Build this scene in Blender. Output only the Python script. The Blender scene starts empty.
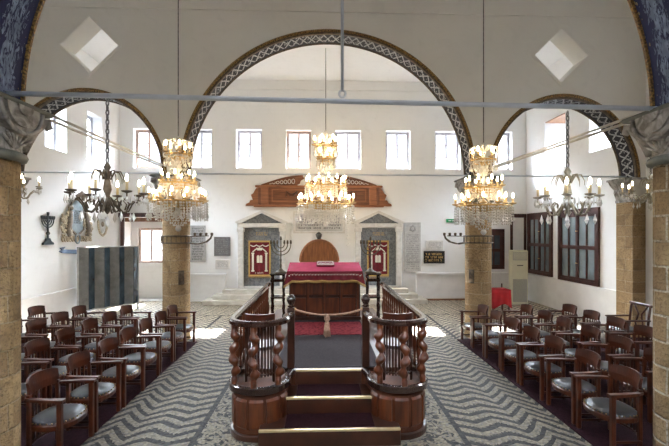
import bpy, math, random
from mathutils import Vector, Matrix
random.seed(7)
PI = math.pi
C = bpy.context.scene.collection
sc = bpy.context.scene

# ------------------------------------------------------------------ measures
W = 7.42            # half width of the hall
YB = 14.6           # inner face of the far wall
YR = -1.2           # inner face of the wall behind the viewer
ZC = 8.0            # ceiling
YF, YN = 9.38, 4.07  # the two arcades
TH = 0.26           # half thickness of an arcade
SP = 3.75           # springing height
COL = 3.54          # column axis
RM = 3.33           # big arch radius
RS, XS = 1.745, 5.47  # side arch radius and centre
KM, KS = .985, 1.07   # rise of the big and small arches relative to their half span
RN, XN = 3.435, .075   # near arch: radius and centre
BX = -0.095         # axis of the reading platform

# ------------------------------------------------------------------ materials
class G:
    def __init__(s, name):
        s.m = bpy.data.materials.new(name); s.m.use_nodes = True
        s.t = s.m.node_tree; s.n = s.t.nodes
        s.b = s.n['Principled BSDF']
    def new(s, kind, **kw):
        n = s.n.new(kind)
        for k, v in kw.items():
            if k in n.inputs: n.inputs[k].default_value = v
            else: setattr(n, k, v)
        return n
    def l(s, a, b): s.t.links.new(a, b)
    def math(s, op, a, b=None, c=None, clamp=False):
        n = s.n.new('ShaderNodeMath'); n.operation = op; n.use_clamp = clamp
        for i, v in enumerate((a, b, c)):
            if v is None: continue
            if isinstance(v, (int, float)): n.inputs[i].default_value = v
            else: s.l(v, n.inputs[i])
        return n.outputs[0]
    def mix(s, f, a, b):
        n = s.n.new('ShaderNodeMix'); n.data_type = 'RGBA'
        for i, v in ((0, f), (6, a), (7, b)):
            if isinstance(v, (int, float)): n.inputs[i].default_value = v
            elif isinstance(v, tuple): n.inputs[i].default_value = v + (1,) if len(v) == 3 else v
            else: s.l(v, n.inputs[i])
        return n.outputs[2]
    def coord(s, which='Object'):
        return s.new('ShaderNodeTexCoord').outputs[which]
    def scale(s, vec, sx, sy, sz):
        n = s.new('ShaderNodeMapping'); n.inputs['Scale'].default_value = (sx, sy, sz)
        s.l(vec, n.inputs['Vector']); return n.outputs[0]
    def noise(s, vec, scale, detail=3, dist=0.0, rough=0.5):
        n = s.new('ShaderNodeTexNoise'); n.inputs['Scale'].default_value = scale
        n.inputs['Detail'].default_value = detail; n.inputs['Distortion'].default_value = dist
        n.inputs['Roughness'].default_value = rough
        s.l(vec, n.inputs['Vector']); return n.outputs[0]
    def voro(s, vec, scale, feature='F1', out='Distance'):
        n = s.new('ShaderNodeTexVoronoi'); n.feature = feature
        n.inputs['Scale'].default_value = scale
        s.l(vec, n.inputs['Vector']); return n.outputs[out]
    def ramp(s, f, lo, hi):
        n = s.new('ShaderNodeMapRange'); n.inputs[1].default_value = lo; n.inputs[2].default_value = hi
        n.clamp = True; s.l(f, n.inputs[0]); return n.outputs[0]
    def bump(s, h, strength=0.3, dist=0.01):
        n = s.new('ShaderNodeBump'); n.inputs['Strength'].default_value = strength
        n.inputs['Distance'].default_value = dist; s.l(h, n.inputs['Height'])
        s.l(n.outputs[0], s.b.inputs['Normal'])
    def sep(s, vec):
        n = s.new('ShaderNodeSeparateXYZ'); s.l(vec, n.inputs[0]); return n.outputs
    def col(s, c):
        if isinstance(c, tuple): s.b.inputs['Base Color'].default_value = c + (1,)
        else: s.l(c, s.b.inputs['Base Color'])
    def set(s, rough=0.5, metal=0.0, spec=None, coat=None):
        s.b.inputs['Roughness'].default_value = rough; s.b.inputs['Metallic'].default_value = metal
        if spec is not None: s.b.inputs['Specular IOR Level'].default_value = spec
        if coat: s.b.inputs['Coat Weight'].default_value = coat; s.b.inputs['Coat Roughness'].default_value = 0.15
        return s

M = {}
def simple(key, c, c2=None, scale=6.0, rough=0.5, metal=0.0, bump=0.0, bscale=40.0, stretch=(1, 1, 1), spec=None, coat=None, detail=4, dist=0.0, lo=.35, hi=.68):
    g = G(key); co = g.scale(g.coord(), *stretch)
    if c2 is None: c2 = tuple(x * 0.8 for x in c)
    f = g.ramp(g.noise(co, scale, detail, dist), lo, hi)
    g.col(g.mix(f, c, c2)); g.set(rough, metal, spec, coat)
    if bump: g.bump(g.noise(co, bscale, 3), bump)
    M[key] = g.m; return g

def plaster(key, c, c2):
    g = G(key); co = g.coord()
    f = g.ramp(g.noise(co, 0.7, 5), .4, .7)
    f2 = g.ramp(g.noise(co, 3.5, 4, 1.0), .55, .75)
    g.col(g.mix(g.math('MULTIPLY', f2, .3), g.mix(f, c, c2), tuple(x * .88 for x in c2)))
    g.set(.8, spec=.2); g.bump(g.noise(co, 18, 4), .12, .01); M[key] = g.m
plaster('plaster', (.885, .895, .90), (.85, .855, .86))
plaster('arcade_plaster', (.86, .855, .825), (.81, .805, .775))
plaster('ceiling_plaster', (.90, .91, .91), (.87, .875, .875))
simple('trim_white', (.86, .865, .865), (.80, .80, .80), 4, .6)
simple('dark_wood', (.085, .024, .011), (.034, .010, .006), 3, .28, bump=.05, stretch=(1, 1, .25), coat=.3, spec=.5)
simple('chair_wood', (0.0809, 0.0172, 0.0049), (0.0248, 0.0055, 0.0024), 7, .34, bump=.03, coat=.12)
simple('bimah_wood', (0.1193, 0.0297, 0.0086), (0.0424, 0.0117, 0.0049), 5, .3, bump=.04, stretch=(3, 3, .5), coat=.3)
simple('bimah_matte', (.10, .032, .014), (.05, .017, .009), 5, .7, spec=.2)
simple('bimah_dark', (0.0493, 0.0144, 0.0065), (0.0224, 0.0076, 0.0041), 5, .32, coat=.3)
simple('rail_wood', (0.0315, 0.0112, 0.0070), (0.0140, 0.0056, 0.0042), 4, .12, coat=.9, spec=.7)
simple('crest_wood', (0.1944, 0.0720, 0.0302), (0.1080, 0.0360, 0.0158), 6, .45, stretch=(.4, 1, 4), bump=.1)
simple('red_wood', (0.3300, 0.1312, 0.0562), (0.2025, 0.0713, 0.0285), 6, .45, stretch=(.4, 1, 4), bump=.1)
simple('door_wood', (0.2805, 0.1062, 0.0340), (0.1445, 0.0467, 0.0153), 5, .4, stretch=(6, 1, .6), bump=.08)
simple('window_dark', (.07, .022, .018), (.035, .012, .01), 6, .4)
simple('window_grey', (.42, .42, .46), (.30, .29, .32), 6, .5)
simple('window_brown', (.34, .25, .21), (.24, .17, .14), 6, .5)
simple('leather', (0.0300, 0.0307, 0.0353), (0.0135, 0.0135, 0.0158), 9, .36, bump=.06, bscale=120, spec=.8)
simple('brass_nail', (.55, .38, .16), None, 9, .35, 1.0)
simple('brass', (.70, .50, .22), (.45, .29, .10), 7, .3, 1.0)
simple('nosing', (.72, .58, .33), (.6, .46, .24), 7, .35, .55)
simple('gold', (.36, .21, .06), (.07, .04, .018), 42, .5, .35, bump=.5, bscale=60, lo=.4, hi=.6)
simple('gold_thread', (.62, .42, .14), (.38, .22, .06), 60, .6, .15, bump=.4, bscale=150)
simple('silver_thread', (.78, .74, .64), (.6, .53, .42), 60, .6, bump=.3, bscale=120)
simple('bronze', (.15, .115, .078), (.06, .045, .032), 15, .42, .5)
simple('old_brass', (.13, .105, .068), (.06, .048, .03), 25, .45, .3)
simple('antique', (.44, .40, .32), (.22, .18, .12), 25, .42, .35)
simple('steel', (.74, .79, .87), (.64, .69, .77), 6, .4, .0)
simple('iron', (.07, .085, .10), (.04, .05, .06), 8, .5, .4)
simple('chain_metal', (.25, .25, .25), (.12, .12, .12), 20, .4, .7)
simple('white_pipe', (.78, .74, .66), None, 6, .4)
simple('candle_tube', (.74, .60, .36), (.6, .45, .24), 9, .55)
simple('marble_white', (.76, .745, .715), (.62, .60, .57), 3, .35, dist=2.5, detail=8)
simple('marble_grey', (.22, .235, .25), (.10, .11, .125), 5.5, .35, dist=3.0, detail=9, lo=.36, hi=.64)
simple('slab_light', (.60, .60, .59), (.48, .48, .47), 7, .5, dist=1)
simple('slab_mid', (.43, .43, .43), (.33, .33, .33), 9, .6, dist=1)
simple('slab_dark', (.17, .16, .16), (.10, .095, .095), 12, .6, dist=1.5)
simple('step_stone', (.70, .67, .60), (.55, .51, .44), 3, .6, dist=1)
simple('black_stone', (.022, .02, .018), (.012, .011, .01), 9, .25)
simple('ink', (.10, .10, .11), (.05, .05, .05), 9, .7)
simple('ink_grey', (.30, .30, .31), (.2, .2, .2), 9, .7)
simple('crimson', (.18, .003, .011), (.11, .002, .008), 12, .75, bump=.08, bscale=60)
simple('crimson_glare', (0.3060, 0.0085, 0.0510), (0.2210, 0.0051, 0.0298), 4, .8, bump=.06, bscale=50, spec=.06)  # top of the crimson cloth, pink window glare mixed into its colour
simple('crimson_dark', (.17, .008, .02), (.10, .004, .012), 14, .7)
simple('bright_red', (.45, .006, .014), (.30, .004, .010), 5, .7)
simple('rope_cord', (0.3920, 0.2310, 0.1540), (0.2520, 0.1330, 0.0770), 40, .7, bump=.4, bscale=150)
simple('carpet', (0.0315, 0.0105, 0.0158), (0.0165, 0.0060, 0.0090), 30, .95, bump=.4, bscale=220, spec=.1)
simple('platform_carpet', (0.0403, 0.0317, 0.0338), (0.0259, 0.0202, 0.0223), 40, .95, bump=.3, bscale=220, spec=.1)
simple('step_carpet', (0.0320, 0.0112, 0.0144), (0.0200, 0.0072, 0.0096), 40, .95, bump=.3, bscale=220, spec=.1)
simple('ac_cream', (.68, .67, .52), (.62, .61, .47), 3, .45)
simple('ac_grille', (.40, .40, .36), (.34, .34, .31), 30, .5)
simple('ac_dark', (.06, .06, .06), None, 9, .5)
simple('exit_green', (.02, .30, .12), (.015, .22, .09), 6, .5)
simple('white_paint', (.82, .82, .82), None, 6, .5)
simple('blind', (.56, .50, .42), (.47, .42, .35), 1.2, .8)
simple('soffit_wood', (.30, .15, .075), (.16, .075, .04), 5, .5, stretch=(1, 5, 1))
simple('crest_pale', (.62, .56, .44), (.40, .33, .22), 22, .55, bump=.5, bscale=50)
simple('crest_dark', (.28, .24, .19), (.14, .12, .10), 22, .55, bump=.4)
simple('crest_slate', (.28, .35, .39), (.2, .26, .3), 9, .5)
simple('ribbon_blue', (.16, .22, .33), (.10, .14, .22), 9, .5)
simple('panel_dark', (.055, .095, .14), (.025, .045, .07), 3, .10, spec=1.0)
simple('panel_text', (.27, .29, .31), (.18, .195, .21), 5, .25)
simple('panel_steel', (.55, .57, .59), (.42, .44, .46), 5, .3, .6)
simple('lamp_black', (.02, .018, .018), None, 9, .3)

# rug with a small red pattern
g = G('red_rug'); co = g.coord()
v = g.voro(g.scale(co, 1, 1.4, 1), 15)
n = g.noise(co, 26, 3)
f = g.math('GREATER_THAN', g.math('ADD', v, g.math('MULTIPLY', n, .5)), .64)
g.col(g.mix(f, (.085, .004, .011), (.20, .03, .036))); g.set(.95, spec=.1); g.bump(n, .3); M['red_rug'] = g.m

# ashlar columns (UV in metres)
def ashlar(key, a, b, c, mortar, ms=.010):
    g = G(key); uv = g.coord('UV')
    wob = g.noise(uv, 2.2, 2)
    cx = g.new('ShaderNodeCombineXYZ'); s = g.sep(uv)
    g.l(g.math('ADD', s[0], g.math('MULTIPLY', wob, .05)), cx.inputs[0])
    g.l(g.math('ADD', s[1], g.math('MULTIPLY', wob, .05)), cx.inputs[1])
    br = g.new('ShaderNodeTexBrick'); g.l(cx.outputs[0], br.inputs['Vector'])
    br.offset = .37; br.inputs['Scale'].default_value = 1.0
    br.inputs['Brick Width'].default_value = .56; br.inputs['Row Height'].default_value = .265
    br.inputs['Mortar Size'].default_value = ms; br.inputs['Mortar Smooth'].default_value = .6
    br.inputs['Bias'].default_value = -.1
    br.inputs['Color1'].default_value = a + (1,); br.inputs['Color2'].default_value = b + (1,)
    br.inputs['Mortar'].default_value = mortar + (1,)
    n0 = g.noise(uv, 2.6, 4, 1.2); n1 = g.noise(uv, 9, 6, .6, .65); n2 = g.noise(uv, 30, 4, 0, .7)
    col = g.mix(g.math('MULTIPLY', g.ramp(n1, .42, .66), .75), br.outputs['Color'], c)
    col = g.mix(g.math('MULTIPLY', g.ramp(n2, .50, .66), .75), col, tuple(x * .42 for x in c))
    col = g.mix(g.math('MULTIPLY', g.ramp(n0, .48, .68), .45), col, tuple(x * .5 for x in b))
    g.col(col); g.set(.9, spec=.15)
    h = g.math('ADD', g.math('MULTIPLY', n1, .8), g.math('SUBTRACT', n2, br.outputs['Fac']))
    g.bump(h, .9, .03); M[key] = g.m
ashlar('stone', (.52, .355, .18), (.25, .155, .075), (.35, .245, .135), (.46, .35, .22), .011)
ashlar('stone_far', (.46, .32, .17), (.24, .15, .075), (.34, .235, .13), (.48, .38, .26), .009)
ashlar('stone_pale', (.46, .325, .18), (.27, .175, .09), (.36, .255, .145), (.66, .59, .48), .017)

# carved grey capital stone
g = G('capital_stone'); co = g.coord()
n = g.noise(co, 7, 6, 1.2); w = g.voro(co, 16)
g.col(g.mix(g.ramp(n, .38, .66), (.46, .45, .44), (.18, .17, .16))); g.set(.75, spec=.25)
g.bump(g.math('ADD', n, g.math('MULTIPLY', w, .5)), .7, .03); M['capital_stone'] = g.m
g = G('capital_slab'); co = g.coord(); n = g.noise(co, 6, 5)
g.col(g.mix(g.ramp(n, .35, .65), (.17, .185, .17), (.09, .10, .092))); g.set(.55); g.bump(n, .2); M['capital_slab'] = g.m

# painted arch soffit: navy ground, pale leaves (UV: along arc, across)
def leafy(key, ground, leaf, edge):
    g = G(key); uv = g.coord('UV'); s = g.sep(uv)
    n = g.noise(g.scale(uv, 5.5, 9, 1), 1.0, 4, 2.2, .6)
    cen = g.math('ABSOLUTE', g.math('SUBTRACT', s[1], .5))
    thr = g.math('ADD', .465, g.math('MULTIPLY', g.ramp(cen, .14, .42), .22))
    f = g.math('GREATER_THAN', n, thr)
    v = g.voro(g.scale(uv, 6, 4.5, 1), 1.6)
    leafc = g.mix(g.ramp(v, .2, .6), leaf, tuple(.55 * a + .45 * b for a, b in zip(leaf, ground)))
    col = g.mix(f, ground, leafc)
    dots = g.math('MULTIPLY', g.math('GREATER_THAN', cen, .40), g.math('LESS_THAN', g.voro(g.scale(uv, 9, 9, 1), 1.2), .22))
    col = g.mix(dots, col, edge)
    g.col(col); g.set(.6, spec=.3); g.bump(f, .25, .006); M[key] = g.m
leafy('soffit_paint', (.010, .018, .085), (.27, .36, .56), (.40, .30, .16))
leafy('soffit_paint_dark', (.020, .024, .05), (.24, .28, .38), (.25, .18, .10))
# carved soffit: repeated pale leaves on black (UV: metres along, 0..1 across)
g = G('carved_band'); uv = g.coord('UV'); s = g.sep(uv)
u = g.math('DIVIDE', s[0], .19)
tri = g.math('MULTIPLY', g.math('PINGPONG', u, .5), 2.0)
vv = g.math('PINGPONG', g.math('MULTIPLY', g.math('SUBTRACT', s[1], .10), 2.5), 1.0)
leaf = g.math('LESS_THAN', g.math('ABSOLUTE', g.math('SUBTRACT', tri, vv)), .20)
core = g.math('LESS_THAN', g.voro(g.scale(uv, 13, 7, 1), 1.0), .27)
both = g.math('MAXIMUM', leaf, core)
inb = g.math('MULTIPLY', g.math('GREATER_THAN', s[1], .08), g.math('LESS_THAN', s[1], .84))
nz = g.math('GREATER_THAN', g.noise(g.scale(uv, 1, .5, 1), 34, 2), .42)
f = g.math('MULTIPLY', g.math('MULTIPLY', both, inb), nz)
g.col(g.mix(f, (.022, .024, .034), (.46, .47, .48))); g.set(.6, spec=.2); g.bump(f, .4, .01); M['carved_band'] = g.m

# pebble mosaic floor
g = G('pebble_mosaic'); co = g.coord(); s = g.sep(co)
X, Y = s[0], s[1]
ax = g.math('ABSOLUTE', g.math('SUBTRACT', X, BX))
wob = g.math('MULTIPLY', g.math('SUBTRACT', g.noise(co, 1.3, 2), .5), .22)
side = g.ramp(ax, 2.15, 2.65)                          # towards the carpets the teeth grow
lam = .27
tri = g.math('SUBTRACT', g.math('PINGPONG', g.math('ADD', ax, g.math('MULTIPLY', wob, .3)), lam), lam / 2)
amp = g.math('ADD', .48, g.math('MULTIPLY', side, .75))
st = g.math('ADD', g.math('ADD', Y, wob), g.math('MULTIPLY', tri, amp))
ph = g.math('FRACT', g.math('DIVIDE', st, .205))
nz = g.noise(co, 34, 2)
dark = g.math('LESS_THAN', g.math('ADD', ph, g.math('MULTIPLY', g.math('SUBTRACT', nz, .5), .55)), .46)
# finer waves near the far wall
ph2 = g.math('FRACT', g.math('DIVIDE', g.math('ADD', Y, g.math('MULTIPLY', g.math('PINGPONG', X, .21), .9)), .19))
dark2 = g.math('LESS_THAN', g.math('ADD', ph2, g.math('MULTIPLY', g.math('SUBTRACT', nz, .5), .7)), .38)
far = g.math('GREATER_THAN', Y, 10.6)
dk = g.math('ADD', g.math('MULTIPLY', dark, g.math('SUBTRACT', 1.0, far)), g.math('MULTIPLY', dark2, far))
# ornamented border beside the platform
bd = g.math('MULTIPLY', g.math('LESS_THAN', ax, 1.58), g.math('LESS_THAN', Y, 9.9))
orn = g.math('GREATER_THAN', g.noise(g.scale(co, 9, 9, 1), 1.0, 2, 1.8), .56)
dk = g.mix(bd, dk, orn)
ln = g.math('MULTIPLY', g.math('LESS_THAN', g.math('ABSOLUTE', g.math('SUBTRACT', ax, 1.60)), .035), g.math('LESS_THAN', Y, 9.9))
ln2 = g.math('MULTIPLY', g.math('LESS_THAN', g.math('ABSOLUTE', g.math('SUBTRACT', ax, 3.05)), .035), g.math('MULTIPLY', g.math('GREATER_THAN', Y, 9.2), g.math('LESS_THAN', Y, 11.9)))
ln3 = g.math('LESS_THAN', g.math('ABSOLUTE', g.math('SUBTRACT', Y, 11.95)), .03)
dk = g.math('MAXIMUM', dk, g.math('MAXIMUM', ln, g.math('MAXIMUM', ln2, ln3)))
peb = g.voro(co, 31); rnd = g.sep(g.voro(co, 31, 'F1', 'Color'))
big = g.noise(co, .5, 3)
light = g.mix(g.ramp(big, .4, .62), (.30, .252, .182), (.255, .224, .172))
light = g.mix(g.math('MULTIPLY', rnd[0], .55), light, (.13, .11, .085))
light = g.mix(g.math('MULTIPLY', g.math('GREATER_THAN', rnd[1], .80), .6), light, (.16, .15, .15))
darkc = g.mix(rnd[0], (.020, .020, .022), (.056, .055, .056))
tan_lift = g.ramp(Y, 9.0, 12.0)  # far floor: tan pebbles, lifted further to bounce light onto the far wall
light = g.mix(g.math('MULTIPLY', tan_lift, .75), light, (.66, .57, .43))
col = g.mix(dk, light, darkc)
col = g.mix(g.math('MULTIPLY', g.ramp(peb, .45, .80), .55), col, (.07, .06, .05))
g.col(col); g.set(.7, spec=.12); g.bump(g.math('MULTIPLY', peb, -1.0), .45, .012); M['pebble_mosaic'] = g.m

# glass, crystal, lamps
g = G('pane_glass'); t = g.new('ShaderNodeBsdfTransparent'); gl = g.new('ShaderNodeBsdfGlossy', Roughness=.05)
t.inputs[0].default_value = (.95, .97, 1, 1)
mx = g.new('ShaderNodeMixShader'); mx.inputs[0].default_value = .07
g.l(t.outputs[0], mx.inputs[1]); g.l(gl.outputs[0], mx.inputs[2]); g.l(mx.outputs[0], g.n['Material Output'].inputs[0]); M['pane_glass'] = g.m
simple('pane_grey', (.22, .27, .29), (.15, .19, .21), 1.6, .08, spec=.8)
simple('pane_dim', (.10, .12, .14), (.06, .07, .09), 2, .08, spec=.8)
g = G('crystal'); g.col((.97, .93, .86)); g.set(.06, spec=.8)
g.b.inputs['Transmission Weight'].default_value = .25; g.b.inputs['IOR'].default_value = 1.45
g.l(g.mix(g.noise(g.coord(), 20, 1), (1, .96, .9), (.9, .88, .84)), g.b.inputs['Base Color']); M['crystal'] = g.m
simple('amber_glass', (.95, .74, .42), (.88, .60, .27), 20, .12, spec=.8); 
gm = M['amber_glass'].node_tree.nodes['Principled BSDF']; gm.inputs['Transmission Weight'].default_value = .35
def emit(key, c, st):
    g = G(key); g.col(c); g.b.inputs['Emission Color'].default_value = c + (1,); g.b.inputs['Emission Strength'].default_value = st; M[key] = g.m
emit('bulb', (1.0, .78, .47), 27.0)
emit('bulb_small', (1.0, .84, .60), 16.0)

# ------------------------------------------------------------------ mesh helpers
class MB:
    def __init__(s): s.v = []; s.f = []; s.uv = {}; s.sm = []; s.mi = []; s.cur = 0
    def add(s, vs, fs, smooth=False, uvs=None):
        b = len(s.v); s.v.extend([tuple(v) for v in vs])
        for f in fs:
            if uvs is not None: s.uv[len(s.f)] = [uvs[i] for i in f]
            s.f.append(tuple(b + i for i in f)); s.sm.append(smooth); s.mi.append(s.cur)
        return s
    def box(s, x0, x1, y0, y1, z0, z1, m=None):
        vs = [Vector((x, y, z)) for x in (x0, x1) for y in (y0, y1) for z in (z0, z1)]
        if m: vs = [m @ v for v in vs]
        return s.add(vs, [(0, 1, 3, 2), (4, 6, 7, 5), (0, 4, 5, 1), (2, 3, 7, 6), (0, 2, 6, 4), (1, 5, 7, 3)])
    def cbox(s, x0, x1, y0, y1, z0, z1, c=.01, m=None):
        # box with chamfered edges
        vs = []; 
        for z, k in ((z0, c), (z0 + c, 0), (z1 - c, 0), (z1, c)):
            X0, X1, Y0, Y1 = x0 + k, x1 - k, y0 + k, y1 - k
            for x, y in ((X0 + c, Y0), (X1 - c, Y0), (X1, Y0 + c), (X1, Y1 - c), (X1 - c, Y1), (X0 + c, Y1), (X0, Y1 - c), (X0, Y0 + c)):
                vs.append(Vector((x, y, z)))
        if m: vs = [m @ v for v in vs]
        fs = [tuple(range(7, -1, -1)), tuple(range(24, 32))]
        for r in range(3):
            for i in range(8):
                j = (i + 1) % 8; fs.append((r * 8 + i, r * 8 + j, r * 8 + 8 + j, r * 8 + 8 + i))
        return s.add(vs, fs)
    def tube(s, pts, r, n=8, caps=True, closed=False):
        pts = [Vector(p) for p in pts]; k = len(pts)
        rr = r if isinstance(r, (list, tuple)) else [r] * k
        up = None; vs = []
        for i, p in enumerate(pts):
            if closed: t = pts[(i + 1) % k] - pts[i - 1]
            else: t = pts[min(i + 1, k - 1)] - pts[max(i - 1, 0)]
            if t.length < 1e-9: t = Vector((0, 0, 1))
            t.normalize()
            if up is None:
                up = Vector((0, 0, 1)) if abs(t.z) < .9 else Vector((1, 0, 0))
            a = up - t * up.dot(t)
            if a.length < 1e-6: a = t.orthogonal()
            a.normalize(); b = t.cross(a); up = a
            for q in range(n):
                an = 2 * PI * q / n; vs.append(p + (a * math.cos(an) + b * math.sin(an)) * rr[i])
        fs = []
        for i in range(k if closed else k - 1):
            i2 = (i + 1) % k
            for q in range(n):
                q2 = (q + 1) % n; fs.append((i * n + q, i * n + q2, i2 * n + q2, i2 * n + q))
        s.add(vs, fs, True)
        if caps and not closed:
            b = len(s.v) - len(vs)
            s.f.append(tuple(b + q for q in range(n - 1, -1, -1))); s.sm.append(False); s.mi.append(s.cur)
            s.f.append(tuple(b + (k - 1) * n + q for q in range(n))); s.sm.append(False); s.mi.append(s.cur)
        return s
    def cyl(s, p0, p1, r0, r1=None, n=10): return s.tube([p0, p1], [r0, r0 if r1 is None else r1], n)
    def lathe(s, prof, c=(0, 0, 0), n=16, smooth=True, uv=False, a0=0, a1=2 * PI, m=None):
        # prof: (radius, z)
        vs = []; uvs = []; full = abs(a1 - a0 - 2 * PI) < 1e-6
        for r, z in prof:
            for q in range(n + 1):
                a = a0 + (a1 - a0) * q / n
                v = Vector((c[0] + r * math.cos(a), c[1] + r * math.sin(a), c[2] + z)); vs.append(m @ v if m else v)
                uvs.append((a * max(p[0] for p in prof), c[2] + z))
        fs = []
        for i in range(len(prof) - 1):
            for q in range(n): fs.append((i * (n + 1) + q, i * (n + 1) + q + 1, (i + 1) * (n + 1) + q + 1, (i + 1) * (n + 1) + q))
        s.add(vs, fs, smooth, uvs if uv else None)
        for idx, rev in ((0, True), (len(prof) - 1, False)):
            if prof[idx][0] > 1e-4 and full:
                b = len(s.v) - len(vs) + idx * (n + 1); f = [b + q for q in range(n)]
                s.f.append(tuple(reversed(f) if rev else f)); s.sm.append(False); s.mi.append(s.cur)
        return s
    def prism(s, poly, d0, d1, fn):
        # poly of (a,b), extruded from d0 to d1; fn maps (a,b,d) -> xyz
        n = len(poly); vs = [fn(a, b, d0) for a, b in poly] + [fn(a, b, d1) for a, b in poly]
        fs = [tuple(range(n - 1, -1, -1)), tuple(range(n, 2 * n))] + [(i, (i + 1) % n, n + (i + 1) % n, n + i) for i in range(n)]
        return s.add(vs, fs)
    def ball(s, c, r, n=8, k=5, sz=1.0):
        pr = [(max(1e-5, r * math.sin(PI * i / k)), -r * sz * math.cos(PI * i / k)) for i in range(k + 1)]
        return s.lathe(pr, c, n)
    def drop(s, c, r, h):
        x, y, z = c
        vs = [(x, y, z)] + [(x + r * math.cos(a), y + r * math.sin(a), z - h * .62) for a in (0, PI / 2, PI, 1.5 * PI)] + [(x, y, z - h)]
        return s.add(vs, [(0, 1, 2), (0, 2, 3), (0, 3, 4), (0, 4, 1), (5, 2, 1), (5, 3, 2), (5, 4, 3), (5, 1, 4)])
    def sweep(s, c, prof, a0, a1, n, closed=True, smooth=False, rise=1.0):
        # arc in the XZ plane about c=(x,z); prof: (radius, y); UV u = metres along, v = 0..1 across
        vs = []; uvs = []; k = len(prof); L = [0]
        for i in range(1, k): L.append(L[-1] + math.hypot(prof[i][0] - prof[i - 1][0], prof[i][1] - prof[i - 1][1]))
        for q in range(n + 1):
            a = a0 + (a1 - a0) * q / n
            for i, (r, y) in enumerate(prof):
                vs.append((c[0] + r * math.cos(a), y, c[1] + r * math.sin(a) * (rise + (1 - rise) * 0))); uvs.append((a * prof[0][0], L[i] / max(L[-1], 1e-6)))
        fs = []
        for q in range(n):
            for i in range(k if closed else k - 1):
                j = (i + 1) % k; fs.append((q * k + i, q * k + j, (q + 1) * k + j, (q + 1) * k + i))
        s.add(vs, fs, smooth, uvs)
        if closed:
            b = len(s.v) - len(vs)
            s.f.append(tuple(b + i for i in range(k))); s.sm.append(False); s.mi.append(s.cur)
            s.f.append(tuple(b + n * k + i for i in range(k - 1, -1, -1))); s.sm.append(False); s.mi.append(s.cur)
        return s
    def build(s, name, mat, parent=None):
        me = bpy.data.meshes.new(name); me.from_pydata(s.v, [], s.f)
        for mm in (mat if isinstance(mat, (list, tuple)) else [mat]): me.materials.append(M[mm])
        me.polygons.foreach_set('use_smooth', s.sm); me.polygons.foreach_set('material_index', s.mi)
        if s.uv:
            ul = me.uv_layers.new(name='UVMap')
            for pi, us in s.uv.items():
                for li, u in zip(me.polygons[pi].loop_indices, us): ul.data[li].uv = u
        me.validate(); me.update()
        # consistent outward normals
        import bmesh
        bm = bmesh.new(); bm.from_mesh(me); bmesh.ops.recalc_face_normals(bm, faces=bm.faces); bm.to_mesh(me); bm.free()
        o = bpy.data.objects.new(name, me); C.objects.link(o)
        if parent: o.parent = parent
        return o

def thing(name, label, cat, loc=(0, 0, 0), rz=0.0, group=None):
    o = bpy.data.objects.new(name, None); C.objects.link(o); o.empty_display_size = .1
    o.location = loc; o.rotation_euler = (0, 0, rz); tag(o, label, cat, group); return o
def tag(o, label, cat, group=None):
    o['label'] = label; o['category'] = cat
    if group: o['group'] = group
    return o
def struct(o): o['kind'] = 'structure'; return o
KIDS = {}
def copy_thing(root, label, loc, rz=0.0, group=None):
    r = root.copy(); C.objects.link(r); r.location = loc; r.rotation_euler = (0, 0, rz); r['label'] = label
    if group: r['group'] = group
    def rec(src, dst):
        for ch in list(src.children):
            c = ch.copy(); C.objects.link(c); c.parent = dst; rec(ch, c)
    rec(root, r); return r
def rotz(a, loc=(0, 0, 0)): return Matrix.Translation(Vector(loc)) @ Matrix.Rotation(a, 4, 'Z')

# ------------------------------------------------------------------ the hall
def cellwall(name, mat, us, zs, holes, d0, d1, fn):
    """wall with rectangular openings; u along, z up, d0 inner face, d1 outer face"""
    us = sorted(set(us + [h[0] for h in holes] + [h[1] for h in holes])); zs = sorted(set(zs + [h[2] for h in holes] + [h[3] for h in holes]))
    nu, nz = len(us) - 1, len(zs) - 1
    def full(i, j):
        if not (0 <= i < nu and 0 <= j < nz): return None
        u, z = (us[i] + us[i + 1]) / 2, (zs[j] + zs[j + 1]) / 2
        return not any(h[0] < u < h[1] and h[2] < z < h[3] for h in holes)
    mb = MB()
    for i in range(nu):
        for j in range(nz):
            if not full(i, j): continue
            a, b, c, d = us[i], us[i + 1], zs[j], zs[j + 1]
            for dd in (d0, d1): mb.add([fn(a, c, dd), fn(b, c, dd), fn(b, d, dd), fn(a, d, dd)], [(0, 1, 2, 3)])
            for (i2, j2, p, q) in ((i - 1, j, (a, c), (a, d)), (i + 1, j, (b, c), (b, d)), (i, j - 1, (a, c), (b, c)), (i, j + 1, (a, d), (b, d))):
                if not full(i2, j2):
                    mb.add([fn(p[0], p[1], d0), fn(q[0], q[1], d0), fn(q[0], q[1], d1), fn(p[0], p[1], d1)], [(0, 1, 2, 3)])
    bmesh_merge = mb.build(name, mat); return struct(bmesh_merge)

struct(MB().box(-W - .6, W + 1.0, YR - .6, YB + 2.0, -.2, 0).build('floor', 'pebble_mosaic'))
struct(MB().box(-W - .6, W + 1.0, YR - .6, YB + 2.0, ZC, ZC + .2).build('ceiling', 'ceiling_plaster'))

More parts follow.
